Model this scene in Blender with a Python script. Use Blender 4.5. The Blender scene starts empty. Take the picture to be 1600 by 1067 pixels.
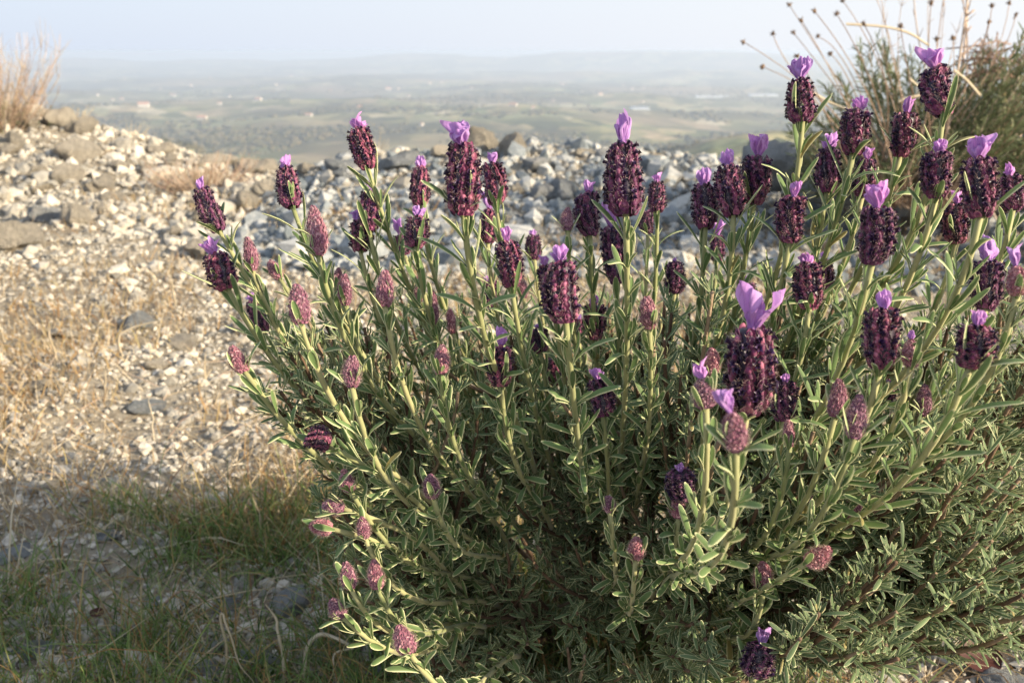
import bpy, bmesh, math, random
import numpy as np
from mathutils import Vector, Matrix, Quaternion

rng = np.random.default_rng(7)
random.seed(7)
R = math.radians
scene = bpy.context.scene
COL = scene.collection

# ------------------------------------------------------------------ camera
F_PX, CX, CY = 1400.0, 800.0, 533.5
PITCH = R(17.95)
CAM = np.array([0.0, 0.0, 0.47])
cam_d = bpy.data.cameras.new("camera")
cam_d.sensor_width = 36.0
cam_d.lens = 36.0 * F_PX / 1600.0
cam_d.clip_start = 0.02
cam_d.clip_end = 80000.0
cam_d.dof.use_dof = True
cam_d.dof.focus_distance = 0.44
cam_d.dof.aperture_fstop = 17.0
cam = bpy.data.objects.new("camera", cam_d)
cam.location = CAM
cam.rotation_euler = (math.pi / 2 - PITCH, 0, 0)
COL.objects.link(cam)
scene.camera = cam

# ------------------------------------------------------------------ sky, sun, exposure
SUN_EL = R(21.0)
SUN_DIR = Vector((0.91, -0.40, 0.0)).normalized()           # horizontal direction towards the sun
SUN_AZ = math.atan2(SUN_DIR.x, SUN_DIR.y)                   # clockwise from +Y
world = bpy.data.worlds.new("World")
scene.world = world
world.use_nodes = True
wn = world.node_tree.nodes
wl = world.node_tree.links
bg = wn["Background"]
sky = wn.new("ShaderNodeTexSky")
sky.sky_type = 'NISHITA'
sky.sun_disc = False
sky.sun_elevation = SUN_EL
sky.sun_rotation = SUN_AZ
sky.altitude = 100
sky.air_density = 1.0
sky.dust_density = 1.0
sky.ozone_density = 1.5
# a thin veil of bright morning haze lies over the clear sky, strongest near the horizon and on the sunward side
wtc = wn.new("ShaderNodeTexCoord")
wsep = wn.new("ShaderNodeSeparateXYZ")
wl.new(wtc.outputs["Generated"], wsep.inputs[0])
wel = wn.new("ShaderNodeMapRange")
wl.new(wsep.outputs[2], wel.inputs[0])
for k_, v_ in ((1, 0.0), (2, 0.6), (3, 0.97), (4, 0.65)): wel.inputs[k_].default_value = v_
waz = wn.new("ShaderNodeMapRange")
wl.new(wsep.outputs[0], waz.inputs[0])
for k_, v_ in ((1, -0.55), (2, 0.75), (3, 0.0), (4, 1.0)): waz.inputs[k_].default_value = v_
wv = wn.new("ShaderNodeMix"); wv.data_type = 'RGBA'
wl.new(waz.outputs[0], wv.inputs[0])
wv.inputs[6].default_value = (2.36, 2.66, 3.2, 1)
wv.inputs[7].default_value = (3.5, 3.52, 3.58, 1)
wm = wn.new("ShaderNodeMix"); wm.data_type = 'RGBA'
wl.new(wel.outputs[0], wm.inputs[0])
wl.new(sky.outputs[0], wm.inputs[6])
wl.new(wv.outputs[2], wm.inputs[7])
wl.new(wm.outputs[2], bg.inputs[0])
bg.inputs[1].default_value = 0.15
sun_d = bpy.data.lights.new("sun", 'SUN')
sun_d.energy = 5.0
sun_d.angle = R(0.6)
sun_d.color = (1.0, 0.84, 0.62)
sun = bpy.data.objects.new("sun", sun_d)
to_sun = Vector((SUN_DIR.x * math.cos(SUN_EL), SUN_DIR.y * math.cos(SUN_EL), math.sin(SUN_EL)))
sun.rotation_euler = to_sun.to_track_quat('Z', 'Y').to_euler()
sun.location = (3, -3, 5)
COL.objects.link(sun)
vs = scene.view_settings
vs.view_transform = 'Standard'
vs.look = 'None'
vs.gamma = 1.0
vs.exposure = 0.95
vs.use_curve_mapping = False
cy = scene.cycles
cy.max_bounces = 6
cy.diffuse_bounces = 3
cy.glossy_bounces = 2
cy.transmission_bounces = 3
cy.volume_bounces = 1
cy.transparent_max_bounces = 8
cy.use_denoising = True
cy.caustics_reflective = False
cy.caustics_refractive = False


# ------------------------------------------------------------------ helpers
def at(u, v, d):
    """a point of the place seen at pixel (u, v) of the photograph, d metres along the view axis"""
    sp, cp = math.sin(PITCH), math.cos(PITCH)
    a, b = (u - CX) / F_PX, (v - CY) / F_PX
    return CAM + d * np.array([a, cp - b * sp, -sp - b * cp])


def nrm(v):
    v = np.asarray(v, float)
    return v / np.maximum(np.linalg.norm(v, axis=-1, keepdims=True), 1e-12)


def vnoise(x, y, seed=0):
    x = np.asarray(x, float); y = np.asarray(y, float)
    ix = np.floor(x).astype(np.int64); iy = np.floor(y).astype(np.int64)
    fx = x - ix; fy = y - iy
    fx = fx * fx * (3 - 2 * fx); fy = fy * fy * (3 - 2 * fy)

    def h(a, b):
        n = (a * 374761393 + b * 668265263 + seed * 974634777) & 0xffffffff
        n = ((n ^ (n >> 13)) * 1274126177) & 0xffffffff
        n = (n ^ (n >> 16)) & 0xffff
        return n / 65535.0
    return ((h(ix, iy) * (1 - fx) + h(ix + 1, iy) * fx) * (1 - fy)
            + (h(ix, iy + 1) * (1 - fx) + h(ix + 1, iy + 1) * fx) * fy) * 2 - 1


def fbm(x, y, seed=0, oct_=4):
    s = 0; a = 1.0
    for k in range(oct_):
        s = s + a * vnoise(x * 2 ** k, y * 2 ** k, seed + k * 17)
        a *= 0.5
    return s


def sstep(a, b, x):
    t = np.clip((x - a) / (b - a), 0, 1)
    return t * t * (3 - 2 * t)


class Geo:
    """collects shapes and links them as ONE mesh object"""
    def __init__(self):
        self.v = []; self.f = []; self.n = 0; self.e = []; self.r = []

    def add(self, V, faces, mat=0, edge=0.0, rnd=0.5):
        V = np.asarray(V, float).reshape(-1, 3)
        n = len(V)
        self.v.append(V)
        for F in faces:
            F = np.asarray(F, np.int64)
            if len(F):
                self.f.append((F + self.n, mat))
        self.e.append(np.broadcast_to(np.asarray(edge, float).reshape(-1), (n,)) if np.ndim(edge) == 0 else np.asarray(edge, float).reshape(-1))
        self.r.append(np.broadcast_to(np.asarray(rnd, float), (n,)) if np.ndim(rnd) == 0 else np.asarray(rnd, float).reshape(-1))
        self.n += n

    def mesh(self, name, mats, smooth=True):
        me = bpy.data.meshes.new(name)
        if self.n == 0:
            return me
        V = np.concatenate(self.v)
        me.vertices.add(len(V))
        me.vertices.foreach_set("co", V.astype(np.float32).ravel())
        loops = np.concatenate([F.ravel() for F, m in self.f])
        tot = np.concatenate([np.full(len(F), F.shape[1]) for F, m in self.f])
        mi = np.concatenate([np.full(len(F), m) for F, m in self.f])
        start = np.concatenate([[0], np.cumsum(tot)[:-1]])
        me.loops.add(len(loops))
        me.loops.foreach_set("vertex_index", loops.astype(np.int32))
        me.polygons.add(len(tot))
        me.polygons.foreach_set("loop_start", start.astype(np.int32))
        me.polygons.foreach_set("material_index", mi.astype(np.int32))
        me.polygons.foreach_set("use_smooth", np.full(len(tot), smooth))
        for nm, arr in (("edge", self.e), ("rnd", self.r)):
            a = me.attributes.new(nm, 'FLOAT', 'POINT')
            a.data.foreach_set("value", np.concatenate(arr).astype(np.float32))
        me.update(calc_edges=True)
        for m in mats:
            me.materials.append(m)
        return me

    def build(self, name, mats, parent=None, loc=(0, 0, 0), smooth=True):
        o = bpy.data.objects.new(name, self.mesh(name, mats, smooth))
        COL.objects.link(o)
        o.location = loc
        if parent is not None:
            o.parent = parent
        return o


def tag(o, label=None, cat=None, group=None, kind=None):
    if label: o["label"] = label
    if cat: o["category"] = cat
    if group: o["group"] = group
    if kind: o["kind"] = kind
    return o


def empty(name, loc, label, cat, group=None):
    o = bpy.data.objects.new(name, None)
    o.empty_display_size = 0.05
    COL.objects.link(o)
    o.location = loc
    return tag(o, label, cat, group)


def bez(p0, p1, p2, p3, n):
    t = np.linspace(0, 1, n)[:, None]
    return (1 - t) ** 3 * p0 + 3 * (1 - t) ** 2 * t * p1 + 3 * (1 - t) * t * t * p2 + t ** 3 * p3


def smooth_path(pts, n):
    """Catmull-Rom through the given points"""
    P = np.asarray(pts, float)
    P = np.vstack([2 * P[0] - P[1], P, 2 * P[-1] - P[-2]])
    out = []
    k = len(P) - 3
    for t in np.linspace(0, k - 1e-6, n):
        i = int(t); f = t - i
        a, b, c, d = P[i], P[i + 1], P[i + 2], P[i + 3]
        out.append(0.5 * (2 * b + (c - a) * f + (2 * a - 5 * b + 4 * c - d) * f * f + (3 * b - a - 3 * c + d) * f ** 3))
    return np.array(out)


def tube(g, pts, rad, sides=5, mat=0, rnd=0.5, edge=0.0, cap=True):
    pts = np.asarray(pts, float)
    n = len(pts)
    rad = np.broadcast_to(np.asarray(rad, float), (n,))
    t = nrm(np.gradient(pts, axis=0))
    ref = np.array([0.31, 0.2, 0.93]) if abs(t[0][2]) < 0.9 else np.array([0.9, 0.3, 0.2])
    s = nrm(np.cross(t, ref)); b = np.cross(s, t)
    a = np.arange(sides) * 2 * math.pi / sides
    V = pts[:, None] + rad[:, None, None] * (np.cos(a)[None, :, None] * s[:, None] + np.sin(a)[None, :, None] * b[:, None])
    i = np.arange(n - 1)[:, None] * sides; j = np.arange(sides)[None]; j2 = (j + 1) % sides
    Q = np.stack([i + j, i + j2, i + sides + j2, i + sides + j], -1).reshape(-1, 4)
    fs = [Q]
    if cap:
        fs.append(np.array([list(range(sides))[::-1], [(n - 1) * sides + k for k in range(sides)]]))
    g.add(V, fs, mat, edge, rnd)


LEAF_S = np.array([0, .16, .36, .6, .8, .93, 1.0])
LEAF_W = np.array([.35, .55, .82, 1.0, .93, .62, .16])
LEAF_C = np.array([-1, -.70, 0, .70, 1])
LEAF_H = np.array([-.34, .10, -.14, .10, -.34])
LEAF_E = np.array([1.0, .30, .22, .30, 1.0])


def leaves(g, base, d, up, length, width, bend, rnd, mat=0, simple=False):
    rnd = np.where(rng.random(len(rnd)) < .012, 1.0, np.minimum(rnd, .94))
    """a batch of narrow leaves with rolled margins"""
    base = np.asarray(base, float); N = len(base)
    if N == 0: return
    t = nrm(d); s = nrm(np.cross(t, up)); n = np.cross(s, t)
    S, W, C, H, E = LEAF_S, LEAF_W, LEAF_C, LEAF_H, LEAF_E
    if simple:
        S = np.array([0, .35, .75, 1.0]); W = np.array([.5, 1, .9, .1]); C = np.array([-1, 0, 1]); H = np.array([-.2, .1, -.2]); E = np.array([.8, .1, .8])
    bend = np.where(np.abs(bend) < 1e-3, 1e-3, bend)
    bs = bend[:, None] * S[None]
    px = np.sin(bs) / bend[:, None]; py = (1 - np.cos(bs)) / bend[:, None]
    L = length[:, None, None]
    mid = base[:, None] + L * (px[..., None] * t[:, None] + py[..., None] * n[:, None])
    nor = -np.sin(bs)[..., None] * t[:, None] + np.cos(bs)[..., None] * n[:, None]
    w = (width[:, None] * W[None] * .5)[..., None, None]
    V = mid[:, :, None] + w * (C[None, None, :, None] * s[:, None, None] + H[None, None, :, None] * nor[:, :, None] * 1.0)
    a, c = len(S), len(C)
    i = np.arange(a - 1)[:, None] * c; j = np.arange(c - 1)[None]
    Q = np.stack([i + j, i + j + 1, i + c + j + 1, i + c + j], -1).reshape(-1, 4)
    Q = (Q[None] + (np.arange(N) * a * c)[:, None, None]).reshape(-1, 4)
    e = np.broadcast_to(np.maximum(E[None, None], (S[None, :, None] > .97) * 1.0), (N, a, c))
    g.add(V.reshape(-1, 3), [Q], mat, e.reshape(-1), np.repeat(rnd, a * c))


def strip(g, pts, width, nrm_ref, mat=0, rnd=0.5):
    """a thin folded grass blade along a path"""
    pts = np.asarray(pts, float); n = len(pts)
    t = nrm(np.gradient(pts, axis=0))
    s = nrm(np.cross(t, np.asarray(nrm_ref, float)))
    nn = np.cross(s, t)
    w = np.broadcast_to(np.asarray(width, float), (n,))[:, None]
    V = np.stack([pts - s * w / 2, pts - nn * w * .22, pts + s * w / 2, pts + nn * w * .02 + s * w * .05], 1)
    i = np.arange(n - 1)[:, None] * 4; j = np.arange(4)[None]; j2 = (j + 1) % 4
    Q = np.stack([i + j, i + j2, i + 4 + j2, i + 4 + j], -1).reshape(-1, 4)
    g.add(V, [Q], mat, 0.3, rnd)


def blades(g, base, d, length, width, curl, rnd, mat=0):
    """a batch of thin grass blades, three segments each"""
    N = len(base)
    t = nrm(d)
    side = nrm(np.cross(t, rng.normal(size=(N, 3))))
    out = nrm(np.cross(side, t))
    S = np.array([0, .35, .7, 1.0]); W = np.array([1, .85, .55, .06])
    c = base[:, None] + length[:, None, None] * (S[None, :, None] * t[:, None] + (curl[:, None] * S[None] ** 2)[..., None] * out[:, None])
    c[:, :, 2] -= (np.abs(curl) * length)[:, None] * S[None] ** 3 * .35
    w = (width[:, None] * W[None] * .5)[..., None]
    V = np.stack([c - side[:, None] * w, c + side[:, None] * w], 2)
    i = np.arange(3)[:, None] * 2
    Q = np.concatenate([i, i + 1, i + 3, i + 2], 1)
    Q = (Q[None] + (np.arange(N) * 8)[:, None, None]).reshape(-1, 4)
    g.add(V.reshape(-1, 3), [Q], mat, 0.2, np.repeat(rnd, 8))


# ------------------------------------------------------------------ materials
def material(name):
    m = bpy.data.materials.new(name)
    m.use_nodes = True
    nt = m.node_tree
    return m, nt.nodes, nt.links, nt.nodes["Principled BSDF"], nt.nodes["Material Output"]


def ramp(ns, stops):
    r = ns.new("ShaderNodeValToRGB")
    els = r.color_ramp.elements
    while len(els) < len(stops): els.new(0.5)
    for e, (p, c) in zip(els, stops):
        e.position = p
        e.color = (*c, 1)
    return r


def attr(ns, name):
    a = ns.new("ShaderNodeAttribute"); a.attribute_name = name
    return a.outputs["Fac"]


def noise(ns, ls, scale, detail=4, rough=.55, coord="Object", dist=0.0):
    tc = ns.new("ShaderNodeTexCoord")
    n = ns.new("ShaderNodeTexNoise")
    n.inputs["Scale"].default_value = scale
    n.inputs["Detail"].default_value = detail
    n.inputs["Roughness"].default_value = rough
    n.inputs["Distortion"].default_value = dist
    ls.new(tc.outputs[coord], n.inputs["Vector"])
    return n.outputs["Fac"]


def mixc(ns, ls, fac, a, b, mode='MIX'):
    m = ns.new("ShaderNodeMix"); m.data_type = 'RGBA'; m.blend_type = mode
    for i, x in ((0, fac), (6, a), (7, b)):
        if hasattr(x, "is_linked"):
            ls.new(x, m.inputs[i])
        else:
            m.inputs[i].default_value = (*x, 1) if isinstance(x, tuple) else x
    return m.outputs[2]


def mth(ns, ls, op, a, b=0.0):
    m = ns.new("ShaderNodeMath"); m.operation = op
    for i, x in enumerate((a, b)):
        if hasattr(x, "is_linked"): ls.new(x, m.inputs[i])
        else: m.inputs[i].default_value = x
    return m.outputs[0]


def bump(ns, ls, bsdf, h, strength, dist):
    b = ns.new("ShaderNodeBump")
    b.inputs["Strength"].default_value = strength
    b.inputs["Distance"].default_value = dist
    ls.new(h, b.inputs["Height"])
    ls.new(b.outputs[0], bsdf.inputs["Normal"])


def translucent(ns, ls, bsdf, out, col, fac):
    t = ns.new("ShaderNodeBsdfTranslucent")
    ls.new(col, t.inputs[0])
    mx = ns.new("ShaderNodeMixShader")
    mx.inputs[0].default_value = fac
    ls.new(bsdf.outputs[0], mx.inputs[1]); ls.new(t.outputs[0], mx.inputs[2])
    ls.new(mx.outputs[0], out.inputs[0])


def mat_leaf(name, dark, light, rim, tr=.25, sheen=.03):
    m, ns, ls, b, out = material(name)
    r = ramp(ns, [(0.0, dark), (.95, light), (.97, (.36, .27, .10))])
    ls.new(attr(ns, "rnd"), r.inputs[0])
    nz = noise(ns, ls, 260, 3, .6)
    c = mixc(ns, ls, mth(ns, ls, 'MULTIPLY', nz, .5), r.outputs[0], light)
    e = mth(ns, ls, 'POWER', attr(ns, "edge"), 2.2)
    c = mixc(ns, ls, e, c, rim)
    ls.new(c, b.inputs["Base Color"])
    b.inputs["Roughness"].default_value = .62
    b.inputs["Specular IOR Level"].default_value = .3
    b.inputs["Sheen Weight"].default_value = sheen
    b.inputs["Sheen Roughness"].default_value = .4
    translucent(ns, ls, b, out, c, tr)
    bump(ns, ls, b, noise(ns, ls, 2200, 2), .25, .0004)
    return m


def mat_simple(name, stops, scale=30, rough=.8, detail=4, use_rnd=True, tr=0.0, bmp=None, sheen=0.0, spec=.3):
    m, ns, ls, b, out = material(name)
    r = ramp(ns, stops)
    nz = noise(ns, ls, scale, detail)
    if use_rnd:
        f = mth(ns, ls, 'ADD', mth(ns, ls, 'MULTIPLY', nz, .55), mth(ns, ls, 'MULTIPLY', mth(ns, ls, 'SUBTRACT', attr(ns, "rnd"), .2), .75))
    else:
        f = nz
    ls.new(f, r.inputs[0])
    ls.new(r.outputs[0], b.inputs["Base Color"])
    b.inputs["Roughness"].default_value = rough
    b.inputs["Specular IOR Level"].default_value = spec
    b.inputs["Sheen Weight"].default_value = sheen
    if tr: translucent(ns, ls, b, out, r.outputs[0], tr)
    if bmp: bump(ns, ls, b, noise(ns, ls, bmp[0], 5, .65), bmp[1], bmp[2])
    return m


M = {}
M["leaf"] = mat_leaf("lavender_leaf", (.044, .098, .032), (.140, .240, .080), (.90, .87, .54))
M["leaf_grey"] = mat_leaf("lavender_leaf_grey", (.038, .082, .034), (.125, .200, .082), (.88, .87, .54), tr=.2)
M["stem"] = mat_simple("lavender_stem", [(.2, (.20, .24, .09)), (.8, (.42, .40, .20))], 120, .7, tr=.1, sheen=.2)
M["wood"] = mat_simple("lavender_wood", [(.2, (.06, .035, .022)), (.55, (.16, .10, .065)), (.85, (.34, .25, .17))], 160, .85, bmp=(420, .6, .002))
M["bract"] = mat_simple("spike_bract", [(.12, (.045, .008, .028)), (.5, (.155, .026, .062)), (.95, (.38, .125, .155))], 420, .6, tr=.12, sheen=.35)
M["bud"] = mat_simple("bud_bract", [(.12, (.13, .035, .065)), (.5, (.29, .105, .145)), (.95, (.54, .32, .34))], 420, .65, tr=.12, sheen=.4)
M["corolla"] = mat_simple("dark_floret", [(.2, (.014, .005, .02)), (.9, (.05, .018, .08))], 300, .45, spec=.5)
M["hair"] = mat_simple("spike_hair", [(.2, (.50, .30, .28)), (.9, (.85, .72, .62))], 200, .6, tr=.3)
M["petal_wood"] = None


def mat_petal():
    m, ns, ls, b, out = material("violet_petal")
    r = ramp(ns, [(.0, (.40, .13, .48)), (.45, (.61, .28, .69)), (1.0, (.82, .54, .87))])
    w = noise(ns, ls, 160, 4, .6, dist=1.5)
    f = mth(ns, ls, 'ADD', mth(ns, ls, 'MULTIPLY', w, .55), mth(ns, ls, 'MULTIPLY', attr(ns, "edge"), .45))
    ls.new(f, r.inputs[0])
    oi = ns.new("ShaderNodeObjectInfo")
    hs = ns.new("ShaderNodeHueSaturation")
    ls.new(mth(ns, ls, 'ADD', mth(ns, ls, 'MULTIPLY', oi.outputs["Random"], .05), .475), hs.inputs["Hue"])
    vein = mth(ns, ls, 'POWER', mth(ns, ls, 'ABSOLUTE', mth(ns, ls, 'SINE', mth(ns, ls, 'ADD', mth(ns, ls, 'MULTIPLY', attr(ns, "rnd"), 24.0), mth(ns, ls, 'MULTIPLY', w, 2.5)))), .45)
    vr = ramp(ns, [(.0, (.62, .50, .66)), (.65, (1, 1, 1))])
    ls.new(vein, vr.inputs[0])
    ls.new(mixc(ns, ls, 1.0, r.outputs[0], vr.outputs[0], 'MULTIPLY'), hs.inputs["Color"])
    ls.new(hs.outputs[0], b.inputs["Base Color"])
    b.inputs["Roughness"].default_value = .55
    b.inputs["Sheen Weight"].default_value = .2
    translucent(ns, ls, b, out, hs.outputs[0], .35)
    bump(ns, ls, b, noise(ns, ls, 500, 3), .3, .0006)
    return m


M["petal"] = mat_petal()
for k_ in ("bract", "bud"):                                        # heads differ in age: some duller, some redder
    nt_ = M[k_].node_tree
    oi_ = nt_.nodes.new("ShaderNodeObjectInfo"); hs_n = nt_.nodes.new("ShaderNodeHueSaturation")
    rp_ = next(n for n in nt_.nodes if n.type == 'VALTORGB')
    for l_ in list(rp_.outputs[0].links):
        to_ = l_.to_socket; nt_.links.remove(l_); nt_.links.new(hs_n.outputs[0], to_)
    nt_.links.new(rp_.outputs[0], hs_n.inputs["Color"])
    nt_.links.new(mth(nt_.nodes, nt_.links, 'ADD', mth(nt_.nodes, nt_.links, 'MULTIPLY', oi_.outputs["Random"], .75), .75), hs_n.inputs["Value"])
    nt_.links.new(mth(nt_.nodes, nt_.links, 'ADD', mth(nt_.nodes, nt_.links, 'MULTIPLY', oi_.outputs["Random"], .05), .440 if k_ == "bract" else .465), hs_n.inputs["Hue"])


def mat_rock(name, a, b_, c, per_obj=True):
    m, ns, ls, b, out = material(name)
    n1 = noise(ns, ls, 3.2, 8, .65, dist=.6)
    r = ramp(ns, [(.28, a), (.5, b_), (.72, c)])
    if per_obj:
        oi = ns.new("ShaderNodeObjectInfo")
        f = mth(ns, ls, 'ADD', n1, mth(ns, ls, 'MULTIPLY', mth(ns, ls, 'SUBTRACT', oi.outputs["Random"], .5), .35))
    else:
        f = mth(ns, ls, 'ADD', mth(ns, ls, 'MULTIPLY', noise(ns, ls, 60, 5, .6), .5), mth(ns, ls, 'MULTIPLY', attr(ns, "rnd"), .55))
    ls.new(f, r.inputs[0])
    n2 = noise(ns, ls, 9 if per_obj else 220, 6, .7)
    rr = ramp(ns, [(.40, (.70, .69, .66) if per_obj else (.55, .54, .52)), (.56, (1, 1, 1))])
    ls.new(n2, rr.inputs[0])
    c_ = mixc(ns, ls, .35 if per_obj else .55, r.outputs[0], rr.outputs[0], 'MULTIPLY')
    ls.new(c_, b.inputs["Base Color"])
    b.inputs["Roughness"].default_value = .9
    b.inputs["Specular IOR Level"].default_value = .25
    if per_obj:
        bump(ns, ls, b, noise(ns, ls, 7, 9, .72, dist=.4), .9, .12)
    return m


M["rock_warm"] = mat_rock("limestone", (.44, .405, .34), (.60, .54, .44), (.74, .67, .55))
M["rock_grey"] = mat_rock("grey_schist", (.31, .335, .345), (.45, .47, .475), (.62, .61, .58))
M["gravel"] = mat_rock("gravel_stone", (.25, .24, .215), (.41, .385, .33), (.60, .55, .465), per_obj=False)
M["gravel_grey"] = mat_rock("grey_rubble", (.14, .165, .18), (.27, .295, .31), (.48, .48, .455), per_obj=False)

M["dry"] = mat_simple("dry_straw", [(.1, (.27, .195, .115)), (.5, (.49, .39, .25)), (.9, (.70, .60, .43))], 40, .75, tr=.25)
M["pale_straw"] = mat_simple("pale_straw", [(.1, (.46, .36, .22)), (.6, (.62, .52, .36)), (.9, (.76, .68, .52))], 60, .7, tr=.2)
M["red_grass"] = mat_simple("reddish_grass", [(.1, (.24, .125, .05)), (.5, (.38, .24, .10)), (.9, (.46, .38, .17))], 40, .75, tr=.25)
M["green_grass"] = mat_simple("green_grass", [(.1, (.06, .115, .03)), (.5, (.14, .22, .06)), (.9, (.30, .34, .12))], 40, .65, tr=.3)
M["twig"] = mat_simple("dry_twig", [(.1, (.22, .14, .10)), (.5, (.42, .30, .22)), (.9, (.62, .50, .40))], 60, .85)
M["needle"] = mat_leaf("needle_leaf", (.045, .075, .032), (.15, .185, .085), (.26, .27, .15), tr=.2, sheen=.1)
M["seed"] = mat_simple("seed_head", [(.2, (.10, .065, .045)), (.8, (.28, .19, .12))], 200, .9)
M["dead_leaf"] = mat_simple("dead_leaf", [(.2, (.03, .010, .008)), (.6, (.075, .022, .014)), (.9, (.14, .05, .03))], 60, .6)


def mat_ground():
    m, ns, ls, b, out = material("stony_soil")
    n1 = noise(ns, ls, 3.0, 6, .6)
    r1 = ramp(ns, [(.3, (.27, .22, .16)), (.5, (.38, .33, .25)), (.7, (.48, .43, .345))])
    ls.new(n1, r1.inputs[0])
    n2 = noise(ns, ls, 70, 6, .65)
    r2 = ramp(ns, [(.35, (.55, .52, .48)), (.6, (1, 1, 1))])
    ls.new(n2, r2.inputs[0])
    ls.new(mixc(ns, ls, .8, r1.outputs[0], r2.outputs[0], 'MULTIPLY'), b.inputs["Base Color"])
    b.inputs["Roughness"].default_value = .95
    b.inputs["Specular IOR Level"].default_value = .15
    bump(ns, ls, b, noise(ns, ls, 110, 8, .7), .9, .012)
    return m


M["ground"] = mat_ground()


def mat_valley():
    m, ns, ls, b, out = material("valley_land")
    tc = ns.new("ShaderNodeTexCoord")
    mp = ns.new("ShaderNodeMapping")
    mp.inputs["Scale"].default_value = (.0095, .0058, .001)
    ls.new(tc.outputs["Object"], mp.inputs[0])
    wv = ns.new("ShaderNodeTexVoronoi")
    wv.feature = 'F1'
    ls.new(mp.outputs[0], wv.inputs["Vector"])
    wv.inputs["Scale"].default_value = 1.0
    sep = ns.new("ShaderNodeSeparateColor")
    ls.new(wv.outputs["Color"], sep.inputs[0])
    fields = ramp(ns, [(.0, (.05, .065, .025)), (.3, (.17, .17, .065)), (.5, (.36, .32, .15)), (.7, (.44, .33, .20)), (.85, (.20, .23, .085)), (1.0, (.62, .52, .36))])
    ls.new(sep.outputs[0], fields.inputs[0])
    n1 = noise(ns, ls, .0012, 7, .62)
    n4 = noise(ns, ls, .02, 6, .7)
    n4r = ramp(ns, [(.38, (.38, .42, .36)), (.60, (1.0, 1.0, 1.0))])
    ls.new(n4, n4r.inputs[0])
    wood = ramp(ns, [(.46, (0, 0, 0)), (.56, (1, 1, 1))])
    ls.new(n1, wood.inputs[0])
    n2 = noise(ns, ls, .012, 5, .6)
    wc = ramp(ns, [(.3, (.04, .042, .022)), (.7, (.12, .105, .05))])
    ls.new(n2, wc.inputs[0])
    c = mixc(ns, ls, wood.outputs[0], mixc(ns, ls, .9, fields.outputs[0], n4r.outputs[0], 'MULTIPLY'), wc.outputs[0])
    # bare scrub on the near slopes
    n3 = noise(ns, ls, .0007, 4, .5)
    sc = ramp(ns, [(.5, (0, 0, 0)), (.62, (1, 1, 1))])
    ls.new(n3, sc.inputs[0])
    c = mixc(ns, ls, mth(ns, ls, 'MULTIPLY', sc.outputs[0], .6), c, (.26, .19, .12))
    ls.new(c, b.inputs["Base Color"])
    b.inputs["Roughness"].default_value = 1.0
    b.inputs["Specular IOR Level"].default_value = .1
    return m


M["valley"] = mat_valley()
M["plaster"] = mat_simple("pale_plaster", [(.2, (.50, .44, .37)), (.8, (.68, .63, .56))], .3, .9, use_rnd=False)
M["tiles"] = mat_simple("terracotta_tiles", [(.2, (.40, .18, .10)), (.8, (.56, .28, .17))], .4, .9, use_rnd=False)
M["white_sheet"] = mat_simple("white_roof_sheet", [(.2, (.72, .74, .76)), (.8, (.84, .85, .86))], .1, .5, use_rnd=False)
M["tree_far"] = mat_simple("far_foliage", [(.2, (.035, .042, .02)), (.8, (.14, .115, .06))], .05, 1.0)

# ------------------------------------------------------------------ ground
CX_X = [-6, -2.6, -2.1, -1.8, -1.4, -1.05, -.8, -.55, -.2, .2, .55, .85, 1.1, 1.5, 2.2, 6]
CX_H = [.30, .25, .20, .145, .07, .02, .035, .12, .155, .155, .125, .11, .16, .30, .42, .6]
CX_Y = [4.4, 4.3, 4.1, 3.9, 3.7, 3.5, 3.25, 3.05, 3.0, 3.0, 3.0, 2.9, 2.7, 2.5, 2.4, 2.4]


def hgt(x, y):
    x = np.asarray(x, float); y = np.asarray(y, float)
    H = np.interp(x, CX_X, CX_H); Y = np.interp(x, CX_X, CX_Y)
    z = H * sstep(Y - 1.25, Y, y)
    over = np.maximum(0, y - (Y + .15))
    z = z - np.where(over > 0, .55 * over * over / (over + .35), 0)
    z = z + .012 * fbm(x * 3.1, y * 3.1, 3) + .006 * fbm(x * 14, y * 14, 9, 3)
    return z


def gz(p, lift=0.0):
    return np.array([p[0], p[1], float(hgt(p[0], p[1])) + lift])


def ground_hit(u, v):
    d = 0.3
    while d < 8:
        p = at(u, v, d)
        if p[2] <= hgt(p[0], p[1]): break
        d += 0.004
    return p, d


def grid_mesh(xs, ys, zf):
    X, Y = np.meshgrid(xs, ys)
    Z = zf(X, Y)
    V = np.stack([X, Y, Z], -1).reshape(-1, 3)
    a, c = len(ys), len(xs)
    i = np.arange(a - 1)[:, None] * c; j = np.arange(c - 1)[None]
    Q = np.stack([i + j, i + j + 1, i + c + j + 1, i + c + j], -1).reshape(-1, 4)
    return V, Q


xs = np.concatenate([np.linspace(-6, -2.7, 24), np.linspace(-2.6, 2.2, 300), np.linspace(2.3, 6, 24)])
ys = np.concatenate([np.linspace(-4, .2, 30), np.linspace(.25, 4.3, 270), np.linspace(4.4, 8, 28)])
V, Q = grid_mesh(xs, ys, hgt)
g = Geo(); g.add(V, [Q])
tag(g.build("ground", [M["ground"]]), "stony ground of gravel and soil on a hilltop", None, None, "structure")


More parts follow.
